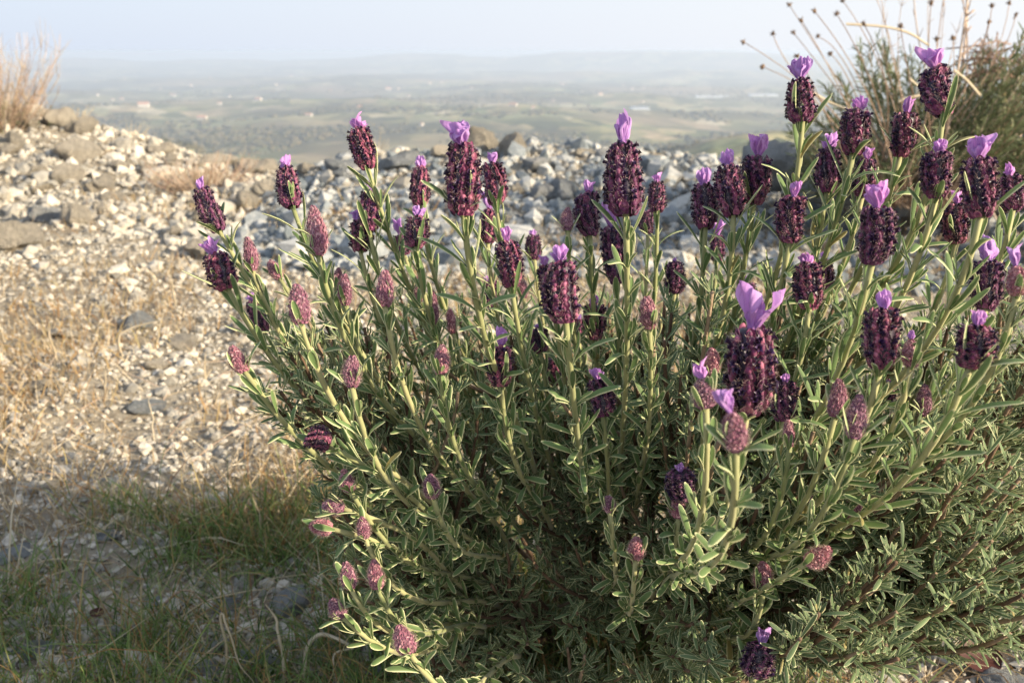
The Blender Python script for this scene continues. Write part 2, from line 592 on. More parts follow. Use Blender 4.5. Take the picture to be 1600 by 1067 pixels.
# valley: one sheet to the horizon
def valley_z(x, y):
    r = np.hypot(x, y)
    ang = np.arctan2(x, y)
    front = sstep(1.9, 1.2, np.abs(ang))
    z = -3.0 - 297 * sstep(np.log(6.0), np.log(2300.0), np.log(np.maximum(r, 6.0))) ** 1.5
    z = z * front + (1 - front) * (-3.0)
    far = sstep(1200, 3500, r)
    z = z + far * (48 * fbm(x / 1700, y / 1700, 21, 4) + 10 * fbm(x / 420, y / 420, 5, 3))
    for (hx, hy, sx, sy, h) in HILLS:
        wob = 1 + .22 * fbm(x / (sx * .5) + hx, y / (sy * .5) + hy, 61, 4)
        z = z + h * np.exp(-((x - hx) / sx) ** 2 - ((y - hy) / sy) ** 2) * wob
    z = z + sstep(500, 1100, r) * (1 - far) * front * 16 * fbm(x / 230, y / 230, 33, 4)
    return np.where(z > -20, -20 + 18 * np.tanh((z + 20) / 40), z)


def hill(u, v, dist, wpx, sy):
    """a hill whose crest shows at pixel (u, v)"""
    d = dist
    p = at(u, v, d)
    return (p[0], p[1], wpx / F_PX * d, sy, max(5, p[2] + 300))


HILLS = [hill(900, 84, 16000, 190, 1500), hill(640, 90, 17500, 180, 1600), hill(1120, 85, 15000, 150, 1500),
         hill(330, 95, 17000, 160, 1500), hill(1350, 90, 16000, 200, 1500), hill(60, 96, 17000, 150, 1500),
         hill(500, 128, 8200, 60, 500), hill(1160, 178, 4300, 130, 380), hill(1230, 226, 1700, 340, 420),
         hill(760, 140, 7400, 80, 420), hill(150, 168, 4200, 110, 300), hill(1000, 112, 11500, 130, 700),
         hill(20, 176, 1700, 300, 480), hill(420, 118, 11000, 120, 600), hill(800, 112, 12500, 110, 600), hill(1300, 130, 9000, 120, 600)]
rr = np.exp(np.linspace(np.log(5.0), np.log(26000), 230))
aa = np.concatenate([np.linspace(-math.pi, -.85, 50, endpoint=False), np.linspace(-.85, .85, 420, endpoint=False), np.linspace(.85, math.pi, 50)])
A, RR = np.meshgrid(aa, rr)
X = RR * np.sin(A); Y = RR * np.cos(A)
Z = valley_z(X, Y)
c = len(aa)
i = np.arange(len(rr) - 1)[:, None] * c; j = np.arange(c - 1)[None]
Q = np.stack([i + j, i + c + j, i + c + j + 1, i + j + 1], -1).reshape(-1, 4)
g = Geo(); g.add(np.stack([X, Y, Z], -1), [Q])
tag(g.build("valley", [M["valley"]]), "wide hazy valley of fields, woods and low hills", None, None, "structure")

# haze
HX, HY0, HY1, HZ0, HZ1 = 27000, -27000, 27000, -420, 3.0
g = Geo()
V = [(x, y, z) for x in (-HX, HX) for y in (HY0, HY1) for z in (HZ0, HZ1)]
g.add(V, [np.array([(0, 1, 3, 2), (4, 6, 7, 5), (0, 4, 5, 1), (2, 3, 7, 6), (0, 2, 6, 4), (1, 5, 7, 3)])])
hm = bpy.data.materials.new("haze")
hm.use_nodes = True
ns = hm.node_tree.nodes
ns.remove(ns["Principled BSDF"])
pv = ns.new("ShaderNodeVolumePrincipled")
pv.inputs["Color"].default_value = (.72, .83, 1.0, 1)
pv.inputs["Density"].default_value = 1.3e-4
pv.inputs["Anisotropy"].default_value = 0.2
hm.node_tree.links.new(pv.outputs[0], ns["Material Output"].inputs["Volume"])
hz = g.build("haze", [hm], smooth=False)
tag(hz, "pale morning haze filling the valley air", None, None, "stuff")


# ------------------------------------------------------------------ far trees and houses
def far_point(u0, u1, v0, v1):
    while True:
        u = random.uniform(u0, u1); v = random.uniform(v0, v1)
        d0, d1 = 2700.0, 20000.0
        dd = np.exp(np.linspace(math.log(d0), math.log(d1), 260))
        P = np.array([at(u, v, q) for q in dd])
        hit = np.nonzero(P[:, 2] <= valley_z(P[:, 0], P[:, 1]))[0]
        if len(hit):
            p = P[hit[0]]
            return np.array([p[0], p[1], float(valley_z(p[0], p[1]))])


bm = bmesh.new(); bmesh.ops.create_icosphere(bm, subdivisions=1, radius=1)
ICO_V = np.array([v.co[:] for v in bm.verts]); ICO_F = np.array([[v.index for v in f.verts] for f in bm.faces]); bm.free()
bm = bmesh.new(); bmesh.ops.create_icosphere(bm, subdivisions=4, radius=1)
ICO4_V = np.array([v.co[:] for v in bm.verts]); ICO4_F = np.array([[v.index for v in f.verts] for f in bm.faces]); bm.free()

g = Geo()
N = 15000
rad_ = np.exp(rng.uniform(math.log(900), math.log(9500), N * 3)); an = rng.uniform(-.66, .66, N * 3)
tx = rad_ * np.sin(an); ty = rad_ * np.cos(an)
keep = fbm(tx / 420, ty / 420, 77, 5) > .10
tx, ty = tx[keep][:N], ty[keep][:N]
tz = valley_z(tx, ty)
n = len(tx)
sc = (rng.uniform(4, 12, n) * np.interp(np.hypot(tx, ty), [900, 3000], [.35, 1.0]))[:, None, None] * np.array([1.15, 1.15, .8])[None, None] * rng.uniform(.8, 1.3, (n, 1, 3))
Vt = np.stack([tx, ty, tz + 2], -1)[:, None] + ICO_V[None] * sc * (1 + .25 * rng.normal(size=(n, len(ICO_V), 1)))
Ft = (ICO_F[None] + (np.arange(n) * len(ICO_V))[:, None, None]).reshape(-1, 3)
g.add(Vt.reshape(-1, 3), [Ft], 0, 0, np.repeat(rng.uniform(0, 1, n), len(ICO_V)))
tag(g.build("far_woods", [M["tree_far"]]), "dark scattered woods spread over the far valley", None, None, "stuff")


def house_meshes(w, l, h):
    gw = Geo()
    hw, hl = w / 2, l / 2
    V = [(-hl, -hw, -3), (hl, -hw, -3), (hl, hw, -3), (-hl, hw, -3), (-hl, -hw, h), (hl, -hw, h), (hl, hw, h), (-hl, hw, h), (-hl, 0, h + w * .28), (hl, 0, h + w * .28)]
    gw.add(V, [np.array([(0, 1, 5, 4), (2, 3, 7, 6)]), np.array([(1, 2, 6, 9, 5), (3, 0, 4, 8, 7)])])
    gr = Geo()
    e = .7; k = w * .28; t = .35
    top = [(-hl - e, -hw - e, h - e * .5 + .05), (hl + e, -hw - e, h - e * .5 + .05), (hl + e, 0, h + k + .12), (-hl - e, 0, h + k + .12), (hl + e, hw + e, h - e * .5 + .05), (-hl - e, hw + e, h - e * .5 + .05)]
    V = top + [(x, y, z + t) for x, y, z in top]
    gr.add(V, [np.array([(0, 1, 2, 3), (3, 2, 4, 5), (6, 9, 8, 7), (9, 11, 10, 8), (0, 6, 7, 1), (4, 10, 11, 5), (1, 7, 8, 2), (2, 8, 10, 4), (0, 3, 9, 6), (3, 5, 11, 9)])])
    return gw.mesh("wall", [M["plaster"]], False), gr.mesh("roof", [M["tiles"]], False)


HM = [house_meshes(11, 18, 6), house_meshes(14, 26, 7), house_meshes(10, 12, 8)]


def house(p, k, label, group, s=1.0, rot=None):
    t = empty("farmhouse", p, label, "house", group)
    t.rotation_euler.z = rot if rot is not None else random.uniform(-.9, .9)
    t.scale = (s, s, s)
    for nm, me in zip(("wall", "roof"), HM[k]):
        o = bpy.data.objects.new(nm, me); COL.objects.link(o); o.parent = t


hs_ = [(150, 130), (165, 125), (195, 125), (215, 123), (270, 120), (330, 125), (175, 160), (190, 158), (270, 150),
       (360, 152), (405, 158), (480, 184), (585, 120), (670, 131), (690, 130), (780, 127), (800, 130), (740, 140), (720, 118),
       (800, 168), (835, 172), (865, 158), (880, 135), (975, 138), (985, 140), (1005, 140), (1005, 163), (1100, 118), (1130, 113),
       (1050, 120), (1180, 110), (1040, 135), (660, 198), (560, 170), (515, 145), (640, 152), (900, 118), (935, 148),
       (300, 135), (430, 135), (455, 118), (345, 165), (620, 140), (1160, 125), (1195, 125), (505, 118), (150, 150), (250, 140)]
for u, v in hs_:
    p = far_point(u - 3, u + 3, v - 2, v + 2)
    house(p, random.randrange(3), "tiny pale house with terracotta roof far down in the hazy valley", "distant valley houses", random.uniform(1.0, 1.6))
house(far_point(224, 225, 166, 167), 1, "large pale house with orange roof nearest among valley woods at far left", None, 1.9, .15)
house(far_point(316, 317, 187, 188), 1, "pale house above green field behind left stone bank crest", None, 1.5, -.2)
house(far_point(607, 608, 142, 143), 1, "long white walled house in valley above the tall left flower spike", None, 2.0, .1)


def greenhouse(u, v, lpx, label):
    p = far_point(u - 1, u + 1, v - .5, v + .5)
    l = lpx / F_PX * np.linalg.norm(p); w = 95.0; h = 7.0
    t = empty("greenhouse", p, label, "greenhouse", None)
    gw = Geo(); gw.add([(-l / 2, -w / 2, -4), (l / 2, -w / 2, -4), (l / 2, w / 2, -4), (-l / 2, w / 2, -4), (-l / 2, -w / 2, h), (l / 2, -w / 2, h), (l / 2, w / 2, h), (-l / 2, w / 2, h)],
                       [np.array([(0, 1, 5, 4), (1, 2, 6, 5), (2, 3, 7, 6), (3, 0, 4, 7)])])
    gw.build("wall", [M["white_sheet"]], t, smooth=False)
    gr = Geo()
    n = 7
    xs_ = np.linspace(-l / 2, l / 2, n * 2 + 1); zz = np.where(np.arange(n * 2 + 1) % 2, h + 5, h + .1)
    V = np.concatenate([np.stack([xs_, np.full_like(xs_, s * w / 2), zz], -1) for s in (-1, 1)])
    k = n * 2 + 1
    gr.add(V, [np.array([(q, q + 1, k + q + 1, k + q) for q in range(k - 1)])])
    gr.build("roof", [M["white_sheet"]], t, smooth=False)


greenhouse(1118, 153, 60, "long white greenhouse roof in the valley left of upper right spike")
greenhouse(1192, 150, 40, "shorter white greenhouse block in the valley beside the upper right spike")
greenhouse(1000, 172, 26, "small white shed roof in the valley above central tall spike")


# ------------------------------------------------------------------ rocks
def rock_mesh(seed, mat, flat=.7):
    r_ = np.random.default_rng(seed)
    V = ICO4_V.copy()
    for k in range(11):
        n_ = nrm(r_.normal(size=3)); d = r_.uniform(.55, .88)
        over = np.maximum(0, V @ n_ - d)
        V -= over[:, None] * n_[None] * .96
    V *= np.array([r_.uniform(.9, 1.25), r_.uniform(.7, 1.0), r_.uniform(.5, .8) * (.7 + flat * .4)])
    for f, a in ((1.6, .13), (3.4, .09), (7, .045), (15, .022)):
        V += (a * (vnoise(V[:, 0] * f + seed, V[:, 1] * f + V[:, 2] * f * .7, seed)))[:, None] * nrm(ICO4_V)
    V /= np.abs(V[:, 0]).max()
    g_ = Geo(); g_.add(V, [ICO4_F])
    return g_.mesh("rock", [mat])


RW = [rock_mesh(100 + k, M["rock_warm"]) for k in range(10)]
RG = [rock_mesh(200 + k, M["rock_grey"]) for k in range(10)]


def rock(p, size, mesh, label, group=None, tall=1.0, sink=.3, yaw=None, tilt=.25, sq=1.0):
    o = bpy.data.objects.new("rock", mesh)
    COL.objects.link(o)
    s = size / 2
    o.scale = (s, s * sq, s * tall)
    o.location = (p[0], p[1], p[2] + s * tall * (.55 - sink))
    o.rotation_euler = (random.uniform(-tilt, tilt), random.uniform(-tilt, tilt), random.uniform(0, 6.28) if yaw is None else yaw)
    return tag(o, label, "rock", group)


# stones that the photograph shows clearly: (u, v of foot, width in px, tallness, grey?, label)
HERO = [
    (35, 385, 66, 1.2, 0, "squarish cream block with dark left end on the left stone bank"),
    (125, 352, 62, 1.1, 0, "pale rounded slab resting at the foot of the left stone bank"),
    (70, 345, 62, .9, 1, "greyish stone wedged behind the squarish cream block"),
    (28, 232, 34, 1.5, 0, "upright white pointed stone below the dry shrub at left"),
    (120, 245, 60, .7, 0, "flat oblong cream stone near the top of the left bank"),
    (155, 300, 36, 1.3, 0, "bright leaning white stone in the middle of the left bank"),
    (185, 315, 46, .6, 0, "long low pale stone below the leaning white stone"),
    (105, 283, 46, .9, 0, "cream lump in the middle of the left bank"),
    (90, 195, 44, 1.2, 0, "pale stone capping the left bank beside the dry shrub"),
    (130, 205, 44, .9, 0, "second pale stone on the left bank crest, sloping down to the right"),
    (48, 200, 26, 1.4, 0, "small upright cream stone among the dry shrub stems"),
    (250, 238, 34, .8, 0, "warm tan stone on the crest between bank and dry tuft"),
    (345, 258, 50, .7, 0, "pale flat stone on the crest right of the dry tuft"),
    (405, 268, 54, .8, 0, "broad pale stone on the crest left of the second flower spike"),
    (30, 540, 60, .6, 0, "flat whitish stone half sunk in dry grass at far left"),
    (215, 510, 62, .8, 1, "mauve grey stone sunk in the dry grass"),
    (280, 540, 74, .5, 0, "flat pale slab, upper one of a pair left of the flowers"),
    (247, 572, 50, .8, 0, "small cream stone, lower one of the pair beside the slab"),
    (110, 525, 46, .6, 0, "low pale stone right of the flat whitish stone"),
    (60, 605, 70, .45, 0, "low broad stone in the gravel at left"),
    (230, 640, 70, .6, 1, "bluish grey stone in gravel left of the flowers"),
    (385, 520, 60, .7, 0, "pale stone just left of the flowering stems"),
    (400, 548, 40, .7, 0, "small pale stone below the left flower stems"),
    (490, 672, 52, 1.1, 0, "bright yellowish stone behind the left edge of the lavender"),
    (75, 765, 52, .5, 0, "flat whitish pebble stone in lit gravel at lower left"),
    (380, 788, 18, 1.4, 0, "small upright pale stone at the edge of the shade"),
    (455, 950, 105, .8, 1, "large rounded grey boulder in shade left of the lavender foot"),
    (405, 1040, 80, .9, 1, "pale grey angular rock in shade beside folded dry blade"),
    (330, 1015, 60, .5, 1, "flat grey stone left of the pale angular rock"),
    (320, 1060, 60, .9, 1, "speckled grey rock at the bottom edge near the folded blade"),
    (55, 1025, 80, .8, 1, "dark grey rock in the grass at the bottom left"),
    (240, 945, 44, .7, 1, "greenish grey stone standing in the shaded grass"),
    (520, 1020, 70, .6, 1, "grey stone under the arching dry blade"),
    (590, 1060, 70, .7, 1, "pale grey stone at the foot of the lavender"),
    (360, 950, 60, .7, 1, "dark angular stone left of the large grey boulder"),
    (165, 840, 60, .5, 1, "flat stone in grass at shade edge"),
    (20, 870, 60, .5, 1, "low grey stone at left frame edge in shade"),
    (1575, 1075, 110, .7, 1, "grey rock at the bottom right corner"),
    (1590, 905, 70, .8, 1, "light grey rock behind the shoots at right edge"),
    (1250, 985, 60, .8, 1, "small grey stone under the lavender near the lowest spike"),
    (745, 236, 80, 1.15, 0, "big jagged sunlit rock capping the middle bank"),
    (800, 245, 62, 1.1, 0, "pale rock leaning on the right of the jagged rock"),
    (688, 245, 44, 1.0, 0, "bright cream rock left of the jagged rock"),
    (640, 252, 40, 1.2, 0, "pointed cream stone on the middle bank crest"),
    (835, 262, 64, .7, 1, "reddish brown flat stone right of the pale rock"),
    (1085, 232, 36, .8, 1, "dark bluish stone on the crest left of the upper right spikes"),
    (880, 308, 60, .8, 1, "flat topped blue grey stone behind the central flower spikes"),
    (620, 262, 70, .6, 1, "low grey slab on the middle bank crest behind the left spikes"),
    (540, 268, 70, .7, 1, "grey ledge stone at the left end of the middle bank"),
    (480, 272, 40, .8, 0, "warm pale stone at the low left end of the middle bank"),
    (960, 252, 60, .7, 1, "grey stone behind the tall central spike"),
    (915, 245, 40, .8, 0, "small pale stone on the middle crest right of centre"),
]
for (u, v, w, tall, grey, lab) in HERO:
    p, d = ground_hit(u, v)
    if d > 4.4:                                                     # looks over the crest: stand it on the crest
        yc = float(np.interp((u - CX) / F_PX * 3.1, CX_X, CX_Y)); d = yc / math.cos(PITCH) * .99
        p = gz(((u - CX) / F_PX * d, yc))
    rock(p, w / F_PX * d * (.95 if v > 430 else 1.25 if v > 275 or u < 450 else 1.05), random.choice(RG if grey else RW), lab, None, tall, .28, tilt=.2)
# the boulder slope under the shrub at right
for (u, v, d, w, tall, lab) in ((1215, 268, 2.35, 190, .75, "large smooth grey boulder at the foot of the right shrub"),
                                (1340, 300, 2.2, 170, .6, "long grey boulder beneath the right shrub"),
                                (1500, 300, 2.1, 190, .6, "grey boulder at the right frame edge under the shrub")):
    p = at(u, v, d)
    rock(p, w / F_PX * d, random.choice(RG), lab, None, tall, .3, tilt=.1)


def scatter(n, x0, x1, y0f, y1f, s0, s1, meshes, label, group):
    k = 0
    while k < n:
        x = random.uniform(x0, x1)
        Yc = float(np.interp(x, CX_X, CX_Y))
        y = random.uniform(Yc + y0f, Yc + y1f)
        s = s0 * (s1 / s0) ** (random.random() ** 1.6)
        if y > Yc - .12: s = min(s, .055)
        rock(gz((x, y)), s, random.choice(meshes), label, group, random.uniform(.75, 1.3), .25, tilt=.5)
        k += 1


scatter(125, -3.2, -.75, -1.15, .12, .035, .12, RW, "loose pale limestone lump heaped on the sunlit left bank", "loose stones on the left bank")
scatter(130, -.75, 1.25, -1.0, .12, .025, .08, RG + RG + RW, "loose grey rubble stone heaped on the middle bank behind the flowers", "loose stones on the middle bank")


# gravel: nobody could count it
def pebbles(name, P, size, seed, label, tall=(.5, .9), mat="gravel"):
    r_ = np.random.default_rng(seed)
    n = len(P)
    k = len(ICO_V)
    S = size[:, None, None] * .5 * r_.uniform(.7, 1.3, (n, 1, 3)) * np.stack([np.ones(n), np.ones(n), r_.uniform(*tall, n)], -1)[:, None]
    V = ICO_V[None] * (1 + .22 * r_.normal(size=(n, k, 1))) * S
    a = r_.uniform(0, 6.28, n); b = r_.uniform(-.5, .5, n)
    ca, sa, cb, sb = np.cos(a)[:, None], np.sin(a)[:, None], np.cos(b)[:, None], np.sin(b)[:, None]
    x = V[..., 0] * cb - V[..., 2] * sb; z = V[..., 0] * sb + V[..., 2] * cb
    V = np.stack([x * ca - V[..., 1] * sa, x * sa + V[..., 1] * ca, z], -1)
    V = V + P[:, None] + np.array([0, 0, 1])[None, None] * (size * .12)[:, None, None]
    Fq = (ICO_F[None] + (np.arange(n) * k)[:, None, None]).reshape(-1, 3)
    g_ = Geo(); g_.add(V.reshape(-1, 3), [Fq], 0, 0, np.repeat(r_.uniform(0, 1, n), k))
    return tag(g_.build(name, [M[mat]], smooth=False), label, None, None, "stuff")


def ground_sample(n, d0, d1, amax=.80, p=1.0):
    n = int(n * 1.25)
    d = d0 * (d1 / d0) ** (rng.uniform(0, 1, n) ** p)
    a = rng.uniform(-amax, amax, n)
    x = d * np.tan(a); y = d
    return x, y


x, y = ground_sample(90000, .45, 4.4)
size = .0029 * np.exp(rng.normal(0, .55, len(x))) * (.85 + .75 * y)
dens = fbm(x * 2.2, y * 2.2, 51, 3)
k = rng.uniform(-1.2, 1.0, len(x)) < dens + .65
x, y, size = x[k], y[k], size[k]
pebbles("gravel", np.stack([x, y, hgt(x, y)], -1), size, 5, "fine pale gravel scattered over the ground")
x, y = ground_sample(15000, 1.8, 4.3)
Yc = np.interp(x, CX_X, CX_Y)
k = (y > Yc - 1.1) & (y < Yc + .2)
x, y = x[k], y[k]
for nm_, k, lab_ in (("gravel", x < -.75, "small pale broken stone covering the left bank"), ("gravel_grey", x >= -.75, "small grey broken stone covering the middle bank")):
    pebbles("rubble", np.stack([x[k], y[k], hgt(x[k], y[k])], -1), .018 * np.exp(rng.normal(0, .5, k.sum())), 6, lab_, (.6, 1.1), nm_)


# ------------------------------------------------------------------ grasses (stuff)
def grass(name, n, region, lng, wid, mats, label, tilt=.45, curl=.5, p=1.0, d=(.5, 3.2)):
    x, y = ground_sample(n, d[0], d[1], p=p)
    k = region(x, y)
    x, y = x[k], y[k]
    N = len(x)
    base = np.stack([x, y, hgt(x, y) - .001], -1)
    dr = np.stack([rng.normal(0, tilt, N), rng.normal(0, tilt, N), np.ones(N)], -1)
    L = lng * np.exp(rng.normal(0, .4, N)); W = wid * np.exp(rng.normal(0, .25, N)) * (.75 + .35 * y)
    g_ = Geo()
    mi = rng.integers(0, len(mats), N)
    for q in range(len(mats)):
        s = mi == q
        blades(g_, base[s], dr[s], L[s], W[s], rng.normal(0, curl, s.sum()), rng.uniform(0, 1, s.sum()), q)
    return tag(g_.build(name, [M[m] for m in mats]), label, None, None, "stuff")


def clump(x, y, s, seed, thr):
    return fbm(x * s, y * s, seed, 3) + rng.normal(0, .18, len(x)) > thr


grass("dry_grass", 60000, lambda x, y: clump(x, y, 2.6, 31, -.25 + .5 * rng.random(len(x))) & (y > .8) & (y < np.interp(x, CX_X, CX_Y) - .5), .030, .0011,
      ["dry", "red_grass", "dry", "red_grass"], "short dry tan grass in patches over the gravel")
grass("low_green_grass", 75000, lambda x, y: clump(x, y, 5, 41, -.50 + .62 * rng.random(len(x))) & (y < .86 + .09 * vnoise(x * 6, y * 6, 4)) & (x < .25), .040, .0012,
      ["green_grass", "green_grass", "green_grass", "red_grass"], "thin green grass in the shade at lower left", .5, .6, d=(.5, 1.3))
grass("grass_litter", 5000, lambda x, y: clump(x, y, 3, 43, -.2) & (y < 1.5), .045, .0009,
      ["pale_straw", "dry", "twig"], "dead straw lying on the ground around the plants", 2.6, .5, d=(.5, 1.5))
grass("under_litter", 3500, lambda x, y: (x > .05) & (y < 1.1), .04, .0010,
      ["dry", "twig", "red_grass"], "brown straw litter under the right side of the lavender", 2.2, .6, d=(.5, 1.1))


# ------------------------------------------------------------------ single dry blades and stalks
def stalk(label, pts, wpx, lying=False, mat="pale_straw", ribbon=True, name="dry_straw", grp=None):
    p0, d0 = ground_hit(pts[0][0], min(pts[0][1], 1090))
    P = []
    for k, q in enumerate(pts):
        if lying:
            h, _ = ground_hit(q[0], q[1])
            P.append(h + np.array([0, 0, .006 + .010 * math.sin(k * 1.7)]))
        else:
            P.append(at(q[0], q[1], (d0 - .004 * k) if len(q) < 3 else q[2]))
    P = smooth_path(P, 5 * len(P))
    n = len(P)
    w = .72 * wpx / F_PX * d0 * (1 - .8 * (np.linspace(0, 1, n) ** 3)) * (1 + .16 * vnoise(np.linspace(0, 9, n), np.full(n, wpx + pts[0][0])))
    P = P + .0012 * np.stack([vnoise(np.linspace(0, 7, n), np.full(n, pts[0][0] + q * 9.3)) for q in range(3)], -1)
    g_ = Geo()
    o_ = P[0].copy()
    if ribbon: strip(g_, P - o_, w, (0, -1, .25), 0, random.uniform(.3, .9))
    else: tube(g_, P - o_, w / 2, 6, 0, random.uniform(.3, .9))
    return tag(g_.build(name, [M[mat]], loc=o_), label, "straw", grp)


stalk("broad pale dry blade arching over and folding down, left of the lavender foot", [(472, 1075), (480, 1012), (500, 991), (528, 997), (550, 1012), (524, 1022), (521, 1048)], 10)
stalk("dry blade folded into a narrow hairpin at the bottom edge", [(350, 1080), (352, 1010), (345, 966), (350, 961), (356, 985), (374, 1032), (396, 1070)], 7)
stalk("straight pale blade with split tip, right of the hairpin blade", [(443, 1080), (441, 1015), (432, 972), (416, 943)], 8)
stalk("thin pale blade beside the hairpin blade", [(362, 1075), (358, 1040), (360, 1026), (400, 1035)], 4)
stalk("short broken upright blade standing in the shaded grass", [(222, 965), (219, 930), (222, 906)], 7)
stalk("small looped pale blade at the bottom left", [(75, 1075), (73, 1035), (84, 1022), (92, 1028), (90, 1045)], 5)
stalk("tall pale blade at the left edge, leaning right", [(10, 935), (18, 820), (31, 722)], 5)
stalk("shorter pale blade in front of the tall one at left edge", [(14, 938), (26, 890), (40, 830)], 6)
stalk("bent pale blade with level tip among shaded grass", [(55, 900), (60, 860), (84, 826)], 4)
stalk("forked thin straw in front of the lavender foot", [(792, 1080), (785, 1020), (778, 984)], 4, ribbon=False, name="dry_straw")
stalk("long straw lying diagonally toward the lavender from the bottom edge", [(292, 1066), (350, 1026), (440, 962), (537, 881)], 5, True, ribbon=False, name="dry_straw")
stalk("long straw lying above the diagonal one across the grey boulder", [(258, 990), (330, 962), (420, 925), (520, 900)], 4, True, ribbon=False, name="dry_straw")
stalk("long straw lying through the shaded grass at far left", [(0, 978), (70, 928), (140, 882), (212, 832)], 4, True, ribbon=False, name="dry_straw")
stalk("straw lying level in the shaded grass", [(20, 902), (90, 896), (160, 885), (210, 868)], 4, True, ribbon=False, name="dry_straw")
stalk("straw leaning on the ground at the edge of the shade below the left flowers", [(438, 812), (470, 770), (503, 724)], 6, True, ribbon=False, name="dry_straw")
stalk("grey dry stick lying in the shaded grass", [(245, 962), (285, 948), (322, 936)], 6, True, "twig", False, "dry_stick")
stalk("second long straw lying level right of the shaded grass", [(225, 870), (330, 862), (480, 838)], 3, True, ribbon=False, name="dry_straw")
stalk("bent tan blade in the sunlit dry grass", [(192, 560), (186, 528), (205, 512), (252, 501)], 6)
stalk("upright tan blade crossing the bent one", [(243, 545), (250, 510), (256, 472)], 4)
stalk("short tan blade leaning left in the dry grass", [(90, 568), (82, 540), (72, 510)], 5)
stalk("upright tan blade in the gravel at left", [(163, 628), (164, 600), (163, 572)], 5)
stalk("tan blade by the flat pale slab", [(275, 482), (270, 455), (266, 425)], 4)
stalk("upright blade left of the flat slab pair", [(240, 690), (238, 650), (232, 618)], 4)
stalk("tan blade at shade edge", [(402, 860), (408, 825), (405, 798)], 5)
stalk("pale wisp curling over the bottom right rock", [(1495, 1060), (1490, 1045), (1510, 1036), (1545, 1040)], 4)
stalk("pale dead runner trailing right of the lavender foot", [(1445, 1065), (1480, 1020), (1510, 1006), (1545, 1015), (1585, 1022)], 4, True, ribbon=False, name="dry_straw")


def dead_leaf(u, v, w, yaw, label):
    p, d = ground_hit(u, v)
    L = w / F_PX * d
    ss = np.linspace(-1, 1, 9); cc = np.linspace(-1, 1, 5)
    V = []
    for s in ss:
        hw = .36 * L * math.sqrt(max(0, 1 - s * s)) ** .8
        for c_ in cc:
            V.append((s * L / 2, c_ * hw, .10 * L * (c_ * c_) + .05 * L * s * s + .004))
    i = np.arange(8)[:, None] * 5; j = np.arange(4)[None]
    Qd = np.stack([i + j, i + j + 1, i + 6 + j, i + 5 + j], -1).reshape(-1, 4)
    g_ = Geo(); g_.add(V, [Qd], 0, 0, .5)
    o = g_.build("dead_leaf", [M["dead_leaf"]], loc=p + np.array([0, 0, .006]))
    o.rotation_euler = (.5, .15, yaw)
    tag(o, label, "leaf", None)


dead_leaf(1520, 1040, 75, .1, "large dark red dead leaf by the bottom right rock")
dead_leaf(1150, 1010, 50, 1.2, "dark red dead leaf under the lowest flower spike")
dead_leaf(1345, 990, 55, .5, "reddish brown dead leaf under the right shoots")
dead_leaf(1300, 1030, 45, 2.0, "small brown dead leaf left of the right shoots")
dead_leaf(272, 828, 18, .6, "tiny orange dead leaf in the grass at shade edge")
dead_leaf(150, 972, 24, 1.0, "small brown dead leaf in the bottom left grass")


# ------------------------------------------------------------------ background shrubs
def dry_shrub(name, root, n, hgt_, spread, rad, label, lean=(0, 0), mats=("twig", "dry"), side=3):
    t = empty(name, root, label, "shrub", None)
    g1 = Geo()
    for k in range(n):
        a = random.uniform(0, 6.28); s = spread * math.sqrt(random.random())
        b = np.array([math.cos(a) * s * .45, math.sin(a) * s * .45, -.02])
        h = hgt_ * random.uniform(.45, 1.05)
        e = b + np.array([math.cos(a) * s + lean[0] * h, math.sin(a) * s + lean[1] * h, h])
        P = bez(b, b + (0, 0, h * .4), e - (0, 0, h * .3), e, 7)
        P += rng.normal(0, hgt_ * .008, P.shape)
        tube(g1, P, np.linspace(rad, rad * .35, 7), 4, 0, random.random())
        for q in range(side):
            i_ = random.randint(2, 5); 
            d_ = nrm(np.array([random.gauss(0, 1), random.gauss(0, 1), 1.3]))
            l_ = h * random.uniform(.1, .25)
            tube(g1, np.array([P[i_], P[i_] + d_ * l_ * .5 + (0, 0, .003), P[i_] + d_ * l_ + (0, 0, l_ * .2)]), np.array([rad * .55, rad * .45, rad * .25]), 4, 1, random.random())
    g1.build("stems", [M[mats[0]], M[mats[1]]], t)
    return t


t = dry_shrub("dry_shrub", at(2, 232, 3.75), 150, .46, .15, .0017, "tall dry pinkish shrub at the left edge on top of the stone bank", (.18, 0))
g_ = Geo()
N = 1700
b_ = np.stack([rng.normal(-.05, .08, N), rng.normal(0, .1, N), rng.uniform(-.02, .17, N)], -1)
leaves(g_, b_, np.stack([rng.normal(0, .6, N), rng.normal(0, .6, N), np.ones(N)], -1), rng.normal(size=(N, 3)), rng.uniform(.015, .035, N), np.full(N, .0035), rng.normal(0, .5, N), rng.uniform(0, 1, N), 0, True)
g_.build("foliage", [M["needle"]], t)
dry_shrub("dry_tuft", at(318, 306, 3.05), 190, .15, .14, .0016, "low grey brown dry tuft on the crest between left bank and flowers", (.05, 0), side=2)
dry_shrub("dry_tuft", at(120, 195, 3.9), 26, .10, .05, .0014, "few pale dry stems on the left bank crest right of the dry shrub", (.3, 0), ("pale_straw", "pale_straw"), 1)
dry_shrub("dry_tuft", at(588, 240, 3.0), 10, .09, .03, .0014, "small pale dry stems behind the third flower spike", (.1, 0), ("pale_straw", "pale_straw"), 0)
dry_shrub("dry_tuft", at(205, 218, 3.8), 14, .10, .06, .0014, "thin straw stems on the bank crest left of the tan stone", (.2, 0), ("pale_straw", "dry"), 0)


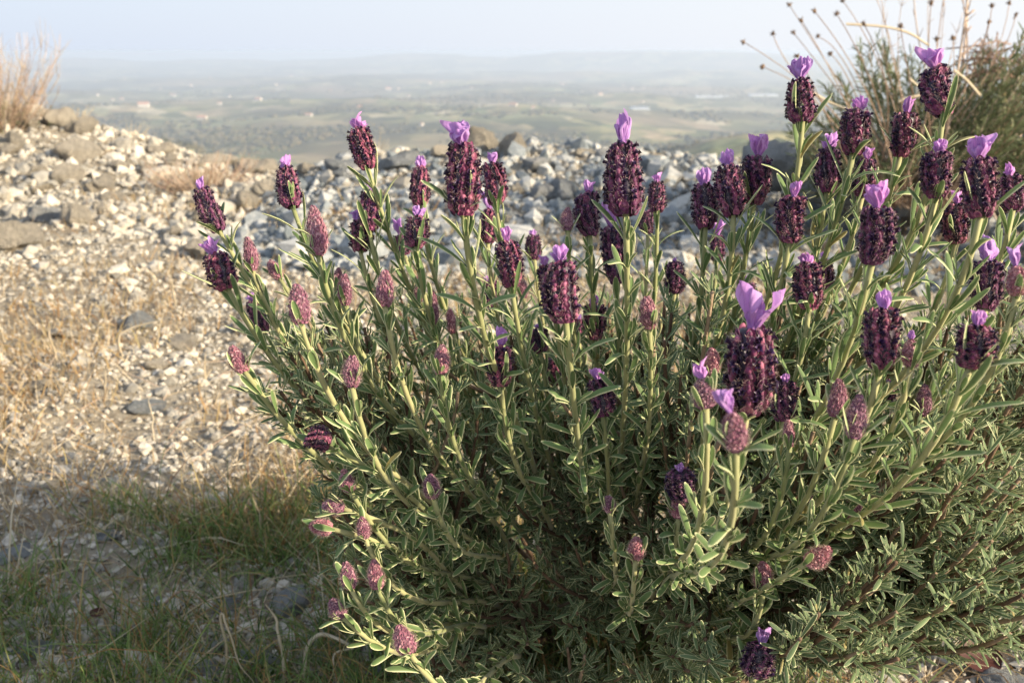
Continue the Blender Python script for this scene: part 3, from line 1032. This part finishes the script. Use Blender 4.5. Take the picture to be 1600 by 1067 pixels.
def needle_shrub():
    root = at(1450, 315, 2.05)
    t = empty("needle_shrub", root, "bushy grey green needle leaved shrub at the upper right behind the flowers", "shrub", None)
    g1 = Geo(); g2 = Geo()
    B, D, U, Ln, Rn = [], [], [], [], []
    tops = []
    for k in range(330):
        u = random.uniform(1235, 1720)
        lim = np.interp(u, [1235, 1300, 1340, 1380, 1440, 1480, 1520, 1560, 1600, 1720], [190, 120, 70, 55, 95, 110, 90, 55, 40, 60])
        v = random.uniform(lim, 300)
        tops.append((u, v, random.uniform(1.8, 2.35)))
    for (u, v, d) in tops:
        e = at(u, v, d) - root
        b = np.array([e[0] * .25 + random.gauss(0, .02), random.gauss(0, .04), -.01])
        P = bez(b, b * .7 + e * .3 + (0, 0, .03), b * .3 + e * .7 + (0, 0, -.01), e, 9)
        tube(g1, P, np.linspace(.0022, .0008, 9), 4, 0, random.random())
        tt = nrm(e - P[5])
        nn = 62
        f = np.linspace(.42, 1, nn)
        ii = f * 8
        base = np.array([np.interp(ii, np.arange(9), P[:, c_]) for c_ in range(3)]).T
        dd = nrm(rng.normal(size=(nn, 3))) * .8 + tt
        B.append(base); D.append(dd); U.append(rng.normal(size=(nn, 3))); Ln.append(rng.uniform(.016, .034, nn)); Rn.append(np.clip(rng.normal(random.uniform(.1, .9), .2, nn), 0, 1))
    B = np.concatenate(B)
    leaves(g2, B, np.concatenate(D), np.concatenate(U), np.concatenate(Ln), np.full(len(B), .0030), rng.normal(.3, .4, len(B)), np.concatenate(Rn), 0, True)
    g1.build("stems", [M["twig"]], t)
    g2.build("foliage", [M["needle"]], t)
    g3 = Geo()
    for k in range(60):                                      # dead brown twig mass
        c0 = at(random.gauss(1555, 25), random.gauss(105, 18), 2.0) - root
        d_ = nrm(rng.normal(size=3)) * random.uniform(.03, .08)
        tube(g3, np.array([c0 - d_, c0 + rng.normal(0, .01, 3), c0 + d_]), .0016, 4, 0, random.random() * .4)
    g3.build("dead_twigs", [M["twig"]], t)


needle_shrub()


def seed_plant():
    root = at(1400, 300, 1.9)
    t = empty("seed_head_plant", root, "dry plant of thin bare stalks with small round seed heads at upper right", "dry plant", None)
    heads = [(1162, 66, 1335, 175), (1233, 8, 1320, 150), (1252, 32, 1330, 160), (1273, 18, 1385, 165), (1307, 22, 1390, 160), (1208, 53, 1215, 108),
             (1245, 88, 1280, 150), (1278, 58, 1330, 80), (1298, 85, 1340, 130), (1317, 2, 1400, 120), (1350, 38, 1420, 170), (1240, 52, 1330, 170), (1488, 60, 1500, 150),
             (1545, 35, 1530, 130), (1550, 10, 1540, 120), (1577, 5, 1560, 140), (1587, 25, 1570, 120), (1463, 62, 1470, 150), (1407, 42, 1420, 150), (1455, 5, 1440, 160),
             (1192, 105, 1330, 165)]
    for k, (hu, hv, mu, mv) in enumerate(heads):
        d = random.uniform(1.65, 1.95)
        b = np.array([random.gauss(0, .05), random.gauss(0, .03), -.02])
        m = at(mu, mv, d) - root; e = at(hu, hv, d - .03) - root
        P = bez(b, b * .4 + m * .6, m * .8 + e * .2 + (0, 0, .008), e, 14)
        g_ = Geo(); tube(g_, P, np.linspace(.0013, .0008, 14), 5, 0, random.random() * .6)
        s = g_.build("stalk", [M["twig"]], t)
        gh = Geo()
        Vh = ICO_V * .0036 * (1 + .3 * rng.normal(size=(len(ICO_V), 1))) * np.array([1, 1, 1.15])
        gh.add(Vh, [ICO_F])
        for q in range(9):
            dq = nrm(rng.normal(size=3) + nrm(e - m) * .8)
            tube(gh, np.array([dq * .002, dq * .0075]), np.array([.0012, .0004]), 4)
        gh.build("seed_head", [M["seed"]], s, loc=e)


seed_plant()


def dry_stems():
    root = at(1490, 330, 1.95)
    t = empty("dry_stem_clump", root, "tall straight pinkish dry stems rising out of the frame above the right shrub", "dry plant", None)
    for (bu, bv, tu, tv, r_) in ((1395, 170, 1372, -40, .0022), (1425, 140, 1427, -40, .0030), (1440, 150, 1452, -30, .0018), (1455, 130, 1482, -60, .0022), (1470, 140, 1478, -40, .0016),
                                 (1520, 130, 1510, -50, .0060), (1500, 110, 1515, -30, .0045), (1535, 120, 1500, -20, .0030), (1480, 90, 1505, 20, .0016), (1380, 60, 1420, -30, .0013),
                                 (1345, 90, 1390, -20, .0013), (1410, 80, 1365, -10, .0014)):
        d = random.uniform(1.8, 2.05)
        b = np.array([random.gauss(-.03, .05), random.gauss(0, .03), -.02])
        m = at(bu, bv, d) - root; e = at(tu, tv, d) - root
        g_ = Geo()
        P = bez(b, b * .3 + m * .7, m * .7 + e * .3, e, 12)
        tube(g_, P, np.linspace(r_ * .8, r_ * .4, 12), 5, 0, random.random() * .7 + .3)
        for q in range(7):
            i_ = random.randint(4, 10)
            d_ = nrm(np.array([random.gauss(0, .6), random.gauss(0, .4), .8])) * random.uniform(.01, .03)
            tube(g_, np.array([P[i_], P[i_] + d_]), np.array([r_ * .5, r_ * .2]), 4, 0, .6)
        g_.build("stem", [M["twig"]], t)
    for (pts, w) in (([(1322, 38), (1380, 42), (1420, 52), (1452, 72)], 5), ([(1490, 110), (1510, 125), (1532, 150)], 5), ([(1270, 145), (1300, 162), (1325, 172)], 5), ([(1405, 158), (1425, 152), (1450, 146)], 6), ([(1420, 122), (1435, 135), (1448, 143)], 4)):
        P = smooth_path([at(u, v, 1.75) - root for u, v in pts], 12)
        g_ = Geo(); strip(g_, P, w / F_PX * 1.75 * .8, (0, -1, .3), 0, .7)
        g_.build("dry_leaf", [M["pale_straw"]], t)


dry_stems()

# ------------------------------------------------------------------ lavender flower meshes
SL, SW = .030, .0165


def spike_mesh(seed, bud=False):
    r_ = np.random.default_rng(seed)
    g_ = Geo()
    L, Rr = SL, SW / 2

    def rad(s):
        if bud:
            return Rr * np.interp(s, [0, .08, .25, .45, .7, .88, 1], [.45, .75, .98, 1.0, .80, .50, .18])
        return Rr * np.interp(s, [0, .07, .2, .5, .85, .95, 1], [.5, .78, .95, 1.0, .92, .78, .55])
    # core
    ss = np.linspace(0, 1, 14)
    P = np.stack([np.zeros(14), np.zeros(14), ss * L], -1)
    tube(g_, P, rad(ss) * .80, 12, 1 if not bud else 0, .1)
    lev = 15 if not bud else 14
    colm = 8
    B, D, U, Ln, Wd, Bd, Rd = [], [], [], [], [], [], []
    lump_c, lump_s, lump_r = [], [], []
    for k in range(lev):
        s = (k + .35 + r_.normal(0, .06)) / lev
        for q in range(colm):
            if r_.random() < .04: continue
            pair = .10 * (1 if q % 2 else -1)                 # columns gather in pairs: the four ranks of the spike
            a = (q + pair) * 2 * math.pi / colm + r_.normal(0, .07) + (.0 if not bud else (k % 2) * math.pi / colm)
            er = np.array([math.cos(a), math.sin(a), 0])
            rr_ = float(rad(s))
            # bract scale
            B.append(er * rr_ * .72 + np.array([0, 0, s * L - .0018]))
            tilt = r_.uniform(.45, .85) if not bud else r_.uniform(.15, .42)
            if s > .85: tilt *= .4
            D.append(er * math.sin(tilt) + np.array([0, 0, math.cos(tilt)]))
            U.append(-er + np.array([0, 0, .2]) if False else er)
            Ln.append(r_.uniform(.0034, .0050)); Wd.append(r_.uniform(.0032, .0048)); Bd.append(r_.uniform(.3, .9)); Rd.append(np.clip(r_.normal(.5, .25), 0, 1))
            # calyx lump
            if not bud or r_.random() < .5:
                lump_c.append(er * rr_ * (.88 if not bud else .80) + np.array([0, 0, s * L + .0004])); lump_s.append(r_.uniform(.0009, .0014)); lump_r.append(np.clip(r_.normal(.5, .3), 0, 1))
            # dark floret
            if not bud and .10 < s < .98 and r_.random() < .72:
                tilt2 = r_.uniform(.8, 1.3)
                a2 = a + r_.choice([-1, 1]) * .26
                e2 = np.array([math.cos(a2), math.sin(a2), 0])
                ax = e2 * math.sin(tilt2) + np.array([0, 0, math.cos(tilt2)])
                c0 = e2 * rr_ * .90 + np.array([0, 0, s * L])
                sx = nrm(np.cross(ax, [0.1, .2, 1])); sy = np.cross(ax, sx)
                ln = r_.uniform(.0014, .0026)
                n5 = 5
                ring0 = [c0 + .0006 * (math.cos(b) * sx + math.sin(b) * sy) for b in np.arange(n5 * 2) * math.pi / n5]
                ring1 = [c0 + ax * ln + .0008 * (math.cos(b) * sx + math.sin(b) * sy) for b in np.arange(n5 * 2) * math.pi / n5]
                ring2 = [c0 + ax * (ln + .0003 + r_.normal(0, .0002)) + ((.0017 if j_ % 2 == 0 else .0009) * r_.uniform(.75, 1.2)) * (math.cos(b) * sx + math.sin(b) * sy) for j_, b in enumerate(np.arange(n5 * 2) * math.pi / n5)]
                i_ = np.arange(2)[:, None] * 10; j_ = np.arange(10)[None]; j2 = (j_ + 1) % 10
                Qf = np.stack([i_ + j_, i_ + j2, i_ + 10 + j2, i_ + 10 + j_], -1).reshape(-1, 4)
                g_.add(np.array(ring0 + ring1 + ring2), [Qf], 1, 0, r_.random())
    B = np.array(B); N = len(B)
    # bracts as short broad cupped scales
    global LEAF_W, LEAF_H
    ow, oh = LEAF_W, LEAF_H
    LEAF_W = np.array([.55, .85, 1.0, .92, .70, .42, .10]); LEAF_H = np.array([.30, .05, -.10, .05, .30])
    leaves(g_, B, np.array(D), np.array(U), np.array(Ln), np.array(Wd), -np.array(Bd) * .6, np.array(Rd), 0)
    LEAF_W, LEAF_H = ow, oh
    lc = np.array(lump_c); ls_ = np.array(lump_s); n = len(lc); k = len(ICO_V)
    Vl = lc[:, None] + ICO_V[None] * ls_[:, None, None] * np.array([1, 1, 1.35]) * (1 + .12 * r_.normal(size=(n, k, 1)))
    g_.add(Vl.reshape(-1, 3), [(ICO_F[None] + (np.arange(n) * k)[:, None, None]).reshape(-1, 3)], 0, 0, np.repeat(np.array(lump_r), k))
    # hairs
    nh = 1300 if not bud else 1700
    s = r_.uniform(.02, .98, nh); a = r_.uniform(0, 2 * math.pi, nh)
    er = np.stack([np.cos(a), np.sin(a), np.zeros(nh)], -1)
    hb = er * (rad(s) * r_.uniform(.90, 1.12, nh))[:, None] + np.stack([np.zeros(nh), np.zeros(nh), s * L], -1)
    hd = nrm(er * r_.uniform(.4, 1, (nh, 1)) + r_.normal(0, .5, (nh, 3)) + np.array([0, 0, .5]))
    hl = r_.uniform(.0010, .0022, nh)
    sd = nrm(np.cross(hd, r_.normal(size=(nh, 3)))) * .00006
    Vh = np.stack([hb - sd, hb + sd, hb + hd * hl[:, None] + sd * .3, hb + hd * hl[:, None] - sd * .3], 1)
    g_.add(Vh.reshape(-1, 3), [np.arange(nh * 4).reshape(-1, 4)], 2, 0, np.repeat(r_.random(nh), 4))
    bx, by = r_.normal(0, 4.0, 2); tp = r_.uniform(-.22, .10); tw = r_.normal(0, 14)
    for q in range(len(g_.v)):
        V = g_.v[q]; z = V[:, 2]
        k_ = 1 + tp * (z / L - .4); ca, sa = np.cos(tw * z), np.sin(tw * z)
        g_.v[q] = np.stack([(V[:, 0] * ca - V[:, 1] * sa) * k_ + bx * z * (z - L), (V[:, 0] * sa + V[:, 1] * ca) * k_ + by * z * (z - L), z], -1)
    return g_.mesh("flower_spike", [M["bud"] if bud else M["bract"], M["corolla"], M["hair"]])


def tuft_mesh(seed, n=4, open_=.35, wide=.55, spec=None):
    """the violet flags on top of a spike, one unit tall"""
    r_ = np.random.default_rng(seed)
    g_ = Geo()
    for k in range(n):
        a = k * 2 * math.pi / n + r_.normal(0, .3)
        er = np.array([math.cos(a), math.sin(a), 0]); sd = np.array([-math.sin(a), math.cos(a), 0])
        L = r_.uniform(.62, 1.1); W = wide * r_.uniform(.8, 1.2) * .5
        op = open_ * r_.uniform(.3, 1.4)
        if spec:
            a, op, L, W = spec[k]
            er = np.array([math.cos(a), math.sin(a), 0]); sd = np.array([-math.sin(a), math.cos(a), 0])
        ns_, nc = 15, 13
        S = np.linspace(0, 1, ns_); Cc = np.linspace(-1, 1, nc)
        wp = np.interp(S, [0, .25, .5, .7, .84, .94, 1], [.24, .42, .76, 1.0, 1.0, .90, .62])
        tw = r_.normal(0, .5); bk = r_.uniform(-.55, .2)
        ph = r_.uniform(0, 6.28); fr = r_.uniform(3, 6)
        V = np.zeros((ns_, nc, 3)); E = np.zeros((ns_, nc))
        for i_, s in enumerate(S):
            out = .07 + op * s ** 1.3 * L + bk * max(0, s - .6) ** 2 * 2
            for j_, c_ in enumerate(Cc):
                cup = -.35 * W * (c_ * c_) * (1 - .5 * s)
                wav = (.075 * math.sin(fr * c_ * 2 + ph + 3 * s) + .06 * math.sin(8 * s + ph + c_ * 4) + tw * .22 * c_ * s) * s
                cr = .022 * float(vnoise(c_ * 3.1 + seed, s * 5.3 + k * 7.7, seed)) * (s + .2) + .012 * math.sin(11 * c_ + ph) * s
                V[i_, j_] = er * (out + cr + cup + wav) + sd * (c_ * W * wp[i_]) + np.array([0, 0, s * L - .10 * abs(c_) * s * L * .6 + wav * .4])
                E[i_, j_] = s * .6 + abs(c_) ** 3 * .5
        i = np.arange(ns_ - 1)[:, None] * nc; j = np.arange(nc - 1)[None]
        Qp = np.stack([i + j, i + j + 1, i + nc + j + 1, i + nc + j], -1).reshape(-1, 4)
        g_.add(V.reshape(-1, 3), [Qp], 0, E.reshape(-1), np.broadcast_to((Cc * .5 + .5)[None], (ns_, nc)).reshape(-1))
    return g_.mesh("petal_tuft", [M["petal"]])


SPIKES = [spike_mesh(300 + k) for k in range(9)]
BUDS = [spike_mesh(400 + k, True) for k in range(8)]
TUFT_N = [tuft_mesh(500 + k, 4, .16, .46) for k in range(5)]       # narrow, nearly closed
TUFT_W = [tuft_mesh(520 + k, 7, .28, .60) for k in range(6)]       # wide ruffled
TUFT_B = [tuft_mesh(543, 5, spec=[(-2.75, .30, 1.0, .16), (-.45, .52, .98, .24), (2.2, .18, .80, .13), (-1.5, .22, .55, .22), (1.3, .2, .75, .18)])]                             # the big open one

# ------------------------------------------------------------------ the lavender bush
# spikes seen in the photograph: tip u,v  base u,v  width px, tuft px (0 none), kind M mature / B bud / Y young fuzzy with tuft / W wide tuft
SP = [
    (317, 298, 342, 360, 36, 17, 'M'), (443, 262, 457, 322, 38, 20, 'M'), (560, 203, 574, 262, 38, 20, 'M'), (656, 262, 656, 320, 32, 16, 'M'),
    (724, 230, 724, 333, 58, 38, 'W'), (768, 256, 775, 318, 37, 22, 'M'), (765, 328, 762, 378, 30, 28, 'M'), (575, 300, 577, 360, 35, 14, 'M'),
    (560, 347, 563, 392, 36, 20, 'M'), (652, 340, 650, 385, 37, 20, 'M'), (625, 368, 632, 398, 26, 24, 'M'), (488, 322, 493, 372, 30, 0, 'B'),
    (494, 338, 497, 398, 35, 0, 'B'), (388, 373, 394, 422, 28, 0, 'B'), (336, 398, 355, 450, 46, 26, 'W'), (420, 408, 437, 435, 24, 0, 'B'),
    (398, 470, 413, 518, 27, 12, 'M'), (362, 542, 382, 580, 33, 0, 'B'), (463, 446, 470, 505, 42, 0, 'B'), (528, 420, 527, 460, 22, 0, 'B'),
    (540, 430, 540, 475, 28, 0, 'B'), (601, 424, 601, 478, 34, 0, 'B'), (655, 432, 655, 470, 19, 0, 'B'), (676, 457, 678, 505, 23, 0, 'B'),
    (702, 483, 708, 520, 20, 0, 'B'), (766, 440, 770, 482, 26, 10, 'M'), (792, 380, 799, 447, 40, 24, 'M'), (833, 368, 835, 405, 25, 10, 'M'),
    (815, 435, 818, 465, 20, 0, 'B'), (876, 412, 884, 502, 60, 26, 'W'), (852, 415, 862, 470, 34, 16, 'M'), (928, 478, 930, 528, 35, 12, 'M'),
    (905, 500, 905, 535, 20, 10, 'M'), (887, 325, 887, 360, 25, 0, 'B'), (920, 302, 922, 367, 39, 18, 'M'), (973, 226, 978, 333, 62, 44, 'N'),
    (1027, 285, 1027, 330, 29, 16, 'M'), (957, 355, 963, 440, 37, 36, 'N'), (1012, 330, 1012, 365, 24, 0, 'M'), (1054, 410, 1054, 457, 33, 6, 'M'),
    (1102, 290, 1102, 355, 41, 30, 'M'), (1142, 260, 1146, 336, 46, 28, 'W'), (1181, 247, 1178, 318, 44, 32, 'W'), (1121, 368, 1120, 407, 25, 22, 'N'),
    (1235, 310, 1234, 377, 46, 26, 'M'), (1250, 126, 1254, 190, 46, 36, 'W'), (1300, 232, 1292, 300, 38, 26, 'M'), (1340, 173, 1333, 240, 45, 20, 'W'),
    (1350, 252, 1348, 305, 35, 18, 'M'), (1410, 182, 1407, 243, 40, 24, 'N'), (1470, 103, 1474, 178, 46, 36, 'W'), (1463, 241, 1463, 308, 47, 18, 'W'),
    (1530, 250, 1532, 337, 54, 38, 'W'), (1583, 276, 1583, 328, 43, 20, 'M'), (1490, 320, 1495, 378, 40, 20, 'M'), (1364, 328, 1363, 410, 56, 38, 'W'),
    (1268, 413, 1265, 480, 46, 20, 'M'), (1288, 407, 1285, 455, 34, 14, 'M'), (1553, 410, 1540, 482, 48, 38, 'W'), (1585, 417, 1590, 460, 42, 30, 'Y'),
    (1165, 514, 1167, 642, 76, 66, 'X'), (1168, 442, 1168, 472, 28, 10, 'M'), (1097, 592, 1103, 637, 45, 28, 'Y'), (1112, 545, 1112, 585, 29, 0, 'B'),
    (1140, 645, 1150, 703, 48, 42, 'Y'), (1228, 598, 1225, 657, 42, 12, 'M'), (1312, 594, 1305, 650, 35, 0, 'B'), (1345, 619, 1335, 684, 38, 0, 'B'),
    (1234, 657, 1234, 697, 22, 0, 'B'), (1378, 484, 1376, 573, 55, 28, 'W'), (1427, 532, 1424, 573, 33, 14, 'Y'), (1525, 510, 1516, 574, 58, 24, 'W'),
    (1442, 602, 1442, 648, 28, 0, 'B'), (1385, 595, 1370, 636, 32, 0, 'M'), (782, 542, 782, 602, 42, 28, 'M'), (842, 515, 845, 550, 30, 10, 'M'),
    (862, 560, 868, 600, 26, 0, 'M'), (935, 594, 942, 650, 40, 18, 'M'), (1010, 464, 1015, 513, 33, 0, 'B'), (690, 540, 688, 584, 30, 0, 'B'),
    (550, 557, 550, 604, 34, 0, 'B'), (481, 680, 514, 696, 38, 0, 'M'), (505, 788, 537, 795, 29, 0, 'B'), (485, 820, 518, 826, 32, 0, 'B'),
    (566, 807, 570, 840, 26, 0, 'B'), (538, 880, 548, 919, 30, 0, 'B'), (583, 877, 590, 919, 30, 0, 'B'), (517, 937, 536, 964, 30, 0, 'B'),
    (622, 979, 640, 1020, 40, 0, 'B'), (672, 741, 676, 777, 31, 0, 'B'), (535, 735, 548, 767, 27, 0, 'B'), (1062, 735, 1066, 780, 47, 12, 'M'),
    (1060, 773, 1060, 808, 31, 0, 'B'), (950, 775, 953, 800, 24, 0, 'B'), (995, 840, 993, 874, 31, 0, 'B'), (1268, 761, 1262, 801, 29, 0, 'B'),
    (1345, 779, 1325, 809, 33, 0, 'B'), (1294, 855, 1260, 880, 37, 0, 'B'), (1195, 880, 1193, 923, 35, 0, 'B'), (1190, 1008, 1180, 1056, 52, 26, 'M'),
]
ROOT = np.array([.10, .66, 0.0]); ROOT[2] = float(hgt(.10, .66)) - .005
bush = empty("lavender_bush", ROOT, "large silvery green lavender bush covered in dark purple flower spikes with violet tufts", "lavender bush", None)
VIEW = nrm(at(800, 533, 1) - CAM)


def root_for(p):
    return np.array([np.clip(.07 + .42 * p[0], -.03, .30), .62 + .15 * (p[1] - .45) + random.gauss(0, .015), float(hgt(.1, .62)) - .004])


def leaf_nodes(g_, P, start, spacing, len0, len1, wid, ang, axil, mat=0, end=0.0, rnd0=.5):
    """opposite pairs of leaves down a stem path P (base to tip); start = distance of first pair below the tip"""
    seg = np.linalg.norm(np.diff(P, axis=0), axis=1); cum = np.concatenate([[0], np.cumsum(seg)]); tot = cum[-1]
    T = nrm(np.gradient(P, axis=0))
    B, D, U, Ln, Wd, Bd, Rd = [], [], [], [], [], [], []
    x = start; k = 0; ph = random.uniform(0, 6.28)
    while x < tot - end:
        q = tot - x
        pos = np.array([np.interp(q, cum, P[:, c_]) for c_ in range(3)])
        t_ = nrm(np.array([np.interp(q, cum, T[:, c_]) for c_ in range(3)]))
        s_ = nrm(np.cross(t_, [.3, .9, .1])); b_ = np.cross(s_, t_)
        fr = x / tot
        ll = len0 + (len1 - len0) * fr
        a0 = ph + (k % 2) * math.pi / 2 + random.gauss(0, .2)
        for h in range(2):
            a = a0 + h * math.pi
            e = math.cos(a) * s_ + math.sin(a) * b_
            an_ = ang * random.uniform(.7, 1.3)
            B.append(pos + e * .0010); D.append(e * math.sin(an_) + t_ * math.cos(an_)); U.append(t_ * math.sin(an_) - e * math.cos(an_))
            Ln.append(ll * random.uniform(.75, 1.15)); Wd.append(wid * random.uniform(.8, 1.15)); Bd.append(random.gauss(-.25, .5)); Rd.append(np.clip(random.gauss(rnd0, .22), 0, 1))
            for m_ in range(axil if random.random() < .85 else 0):    # small axillary leaves
                a2 = a + random.gauss(0, .5); e2 = math.cos(a2) * s_ + math.sin(a2) * b_
                an2 = ang * random.uniform(.35, 1.25)
                B.append(pos + e2 * .0012 + t_ * random.uniform(0, .003)); D.append(e2 * math.sin(an2) + t_ * math.cos(an2)); U.append(t_ * math.sin(an2) - e2 * math.cos(an2))
                Ln.append(ll * random.uniform(.35, .7)); Wd.append(wid * random.uniform(.5, .8)); Bd.append(random.gauss(-.05, .45)); Rd.append(np.clip(random.gauss(rnd0 + .1, .22), 0, 1))
        x += spacing * random.uniform(.8, 1.25) * (1 + .25 * fr); k += 1
    if B:
        leaves(g_, np.array(B), np.array(D), np.array(U), np.array(Ln), np.array(Wd), np.array(Bd), np.array(Rd), mat)


FBOX = []
for idx, (tu, tv, bu, bv, w, pet, kind) in enumerate(SP):
    young = kind in 'BY'
    ref = 34 if young else 50
    d = .425 * (ref / w) ** .6
    d = float(np.clip(d, .325, .66)) + random.uniform(-.012, .012)
    if tv > 640: d = min(d, .43)
    if 480 < tv < 720: d -= .025
    if bu > 1150 and tv < 700: d -= .03 * sstep(1150, 1300, bu)
    d += {(1165, 514): .035, (1140, 645): -.055, (1097, 592): -.02, (1228, 598): -.02}.get((tu, tv), 0)
    base = at(bu, bv, d)
    lenpx = math.hypot(tu - bu, tv - bv)
    lean = random.uniform(-.25, .25) * lenpx / F_PX * d            # a little towards or away from the viewer
    tip = at(tu, tv, d) + VIEW * lean
    axis = nrm(tip - base)
    Lw = np.linalg.norm(tip - base); Ww = w / F_PX * d
    rt = root_for(base)
    fr = random.uniform(.42, .58)
    Q0 = rt + (base - rt) * fr + np.array([0, .02, -.01])
    dist = np.linalg.norm(base - Q0)
    P = bez(Q0, Q0 + nrm(base - rt) * dist * .35, base - (axis * .6 + nrm(base - Q0) * .4) * dist * .38, base, 16)
    g_ = Geo()
    tube(g_, P - Q0, np.linspace(.0017, .0011 + .0003 * (Ww / SW), 16), 6, 0, random.uniform(.3, .9))
    st = g_.build("flowering_stem", [M["stem"]], bush, loc=Q0 - ROOT)
    # leaves
    gl = Geo()
    bare = .0015 if young else random.choice([.002, .003, .006, .012])
    sc_ = (.85 if w < 30 else 1.0)
    leaf_nodes(gl, P - Q0, bare, .0120, .023 * sc_ if not young else .0150, .023, .0031 * sc_, .46 if not young else .36, 2, 0, dist * .06, random.uniform(.35, .75))
    gl.build("leaves", [M["leaf"]], st)
    # spike
    so = bpy.data.objects.new("flower_spike", random.choice(BUDS if young else SPIKES)); COL.objects.link(so)
    so.parent = st; so.location = base - Q0
    so.rotation_mode = 'QUATERNION'
    qz = Vector((0, 0, 1)).rotation_difference(Vector(axis)) @ Quaternion((0, 0, 1), random.uniform(0, 6.28))
    so.rotation_quaternion = qz
    so.scale = (Ww / SW * .93, Ww / SW * .93, Lw / SL)
    if kind in 'BY' and pet == 0: so["label"] = "pinkish purple closed bud spike"
    if pet:
        pool = TUFT_B if kind == 'X' else TUFT_W if kind == 'W' or tu == 1097 else TUFT_N if kind in 'NY' else random.choice([TUFT_N, TUFT_W])
        to = bpy.data.objects.new("petal_tuft", random.choice(pool)); COL.objects.link(to)
        to.parent = st; to.location = base + axis * Lw * .93 - Q0
        to.rotation_mode = 'QUATERNION'
        to.rotation_quaternion = Vector((0, 0, 1)).rotation_difference(Vector(nrm(axis + rng.normal(0, .1, 3)))) @ Quaternion((0, 0, 1), 0.0 if kind == 'X' else random.uniform(0, 6.28))
        hs = (pet * 1.05) / F_PX * d + Lw * .07
        ws = hs * (1.0 if pet > 22 else 1.25)
        to.scale = (ws, ws, hs)
    FBOX.append((min(tu, bu) - w / 2, min(tv, bv) - pet, max(tu, bu) + w / 2, max(tv, bv), d))

# leafy shoots that fill the bush
POLY = np.array([(370, 585), (430, 520), (540, 470), (700, 440), (850, 500), (1000, 440), (1130, 450), (1280, 480), (1430, 440), (1540, 430), (1700, 420), (1760, 900), (1700, 1040), (1600, 1000), (1480, 960), (1400, 1060),
                 (1330, 1010), (1250, 1090), (1100, 1130), (640, 1130), (600, 1010), (525, 945), (505, 820), (485, 700)], float)


def inside(u, v):
    c_ = False; n = len(POLY)
    for k in range(n):
        (x1, y1), (x2, y2) = POLY[k], POLY[k - 1]
        if (y1 > v) != (y2 > v) and u < (x2 - x1) * (v - y1) / (y2 - y1) + x1: c_ = not c_
    return c_


shoots = []
while len(shoots) < 820:
    u = random.uniform(360, 1760); v = random.uniform(320, 1130)
    if not inside(u, v): continue
    rr_ = ((u - 1000) / 620) ** 2 + ((v - 850) / 480) ** 2
    da = float(np.interp(u, [360, 600, 800, 980, 1150, 1400, 1760], [.43, .45, .47, .44, .40, .40, .43]))
    db = float(np.interp(u, [360, 560, 700, 950, 1060, 1160, 1400, 1760], [.44, .48, .55, .55, .46, .385, .385, .42]))
    f_ = float(sstep(560, 720, v))
    d = da * (1 - f_) + db * f_ + random.random() ** 1.4 * .20
    p = at(u, v, d)
    for (fx0, fy0, fx1, fy1, fd) in FBOX:                           # shoots grow behind the spikes, not over them
        if fx0 - 26 < u < fx1 + 26 and fy0 - 60 < v < fy1 + 12 and d < fd + .08:
            d = fd + .08 + random.random() * .05
    p = at(u, v, d)
    if p[2] < .025 or p[1] > .86: continue
    shoots.append(p)
shoots = np.array(shoots)
NB = 66
seeds = [random.randrange(len(shoots))]
while len(seeds) < NB:                                              # well spread main branches
    dmin = np.min(np.linalg.norm(shoots[:, None] - shoots[seeds][None], axis=2), axis=1)
    cand = rng.choice(len(shoots), 12)
    seeds.append(int(cand[np.argmax(dmin[cand])]))
own = np.argmin(np.linalg.norm(shoots[:, None] - shoots[seeds][None], axis=2), axis=1)
for bi, si in enumerate(seeds):
    tip = shoots[si]
    rt = root_for(tip)
    v_ = tip - rt; dist = np.linalg.norm(v_)
    P = bez(rt, rt + np.array([v_[0] * .2, v_[1] * .2, dist * .32]), tip - nrm(nrm(v_) + np.array([0, 0, .6])) * dist * .35, tip, 22)
    P = P + np.cumsum(rng.normal(0, .0008, P.shape), 0) * np.linspace(0, 1, 22)[:, None] * np.linspace(1, 0, 22)[:, None] * 2
    gw = Geo(); gf = Geo()
    tube(gw, P - rt, np.linspace(.0030, .0011, 22), 6, 0, random.uniform(.1, .9))
    tone = random.uniform(.25, .7)
    leaf_nodes(gf, P - rt, .0005, .0105, .0135, .0180, .00195, .78, 5, 0, dist * .38, tone)
    for s_i in np.nonzero(own == bi)[0]:
        if s_i == si: continue
        e = shoots[s_i]
        f = random.uniform(.45, .8)
        k = int(f * 21)
        b0 = P[k]
        dd = np.linalg.norm(e - b0)
        if dd > .16: b0 = e - (e - b0) * (.16 / dd)
        dd = np.linalg.norm(e - b0)
        out = nrm(nrm(e - b0) + nrm(e - rt) * .6 + np.array([0, 0, .6]))
        S_ = bez(b0, b0 + nrm(P[min(k + 1, 21)] - P[k - 1]) * dd * .3, e - out * dd * .35, e, 12)
        tube(gw, S_ - rt, np.linspace(.0017, .0010, 12), 5, 0, random.uniform(.2, 1.0))
        leaf_nodes(gf, S_ - rt, .0005, .0105, .0135, .0180, .00195, .78, 5, 0, dd * .18, np.clip(tone + random.gauss(0, .12), 0, 1))
    br = gw.build("woody_branch", [M["wood"]], bush, loc=rt - ROOT)
    gf.build("foliage", [M["leaf_grey"]], br)
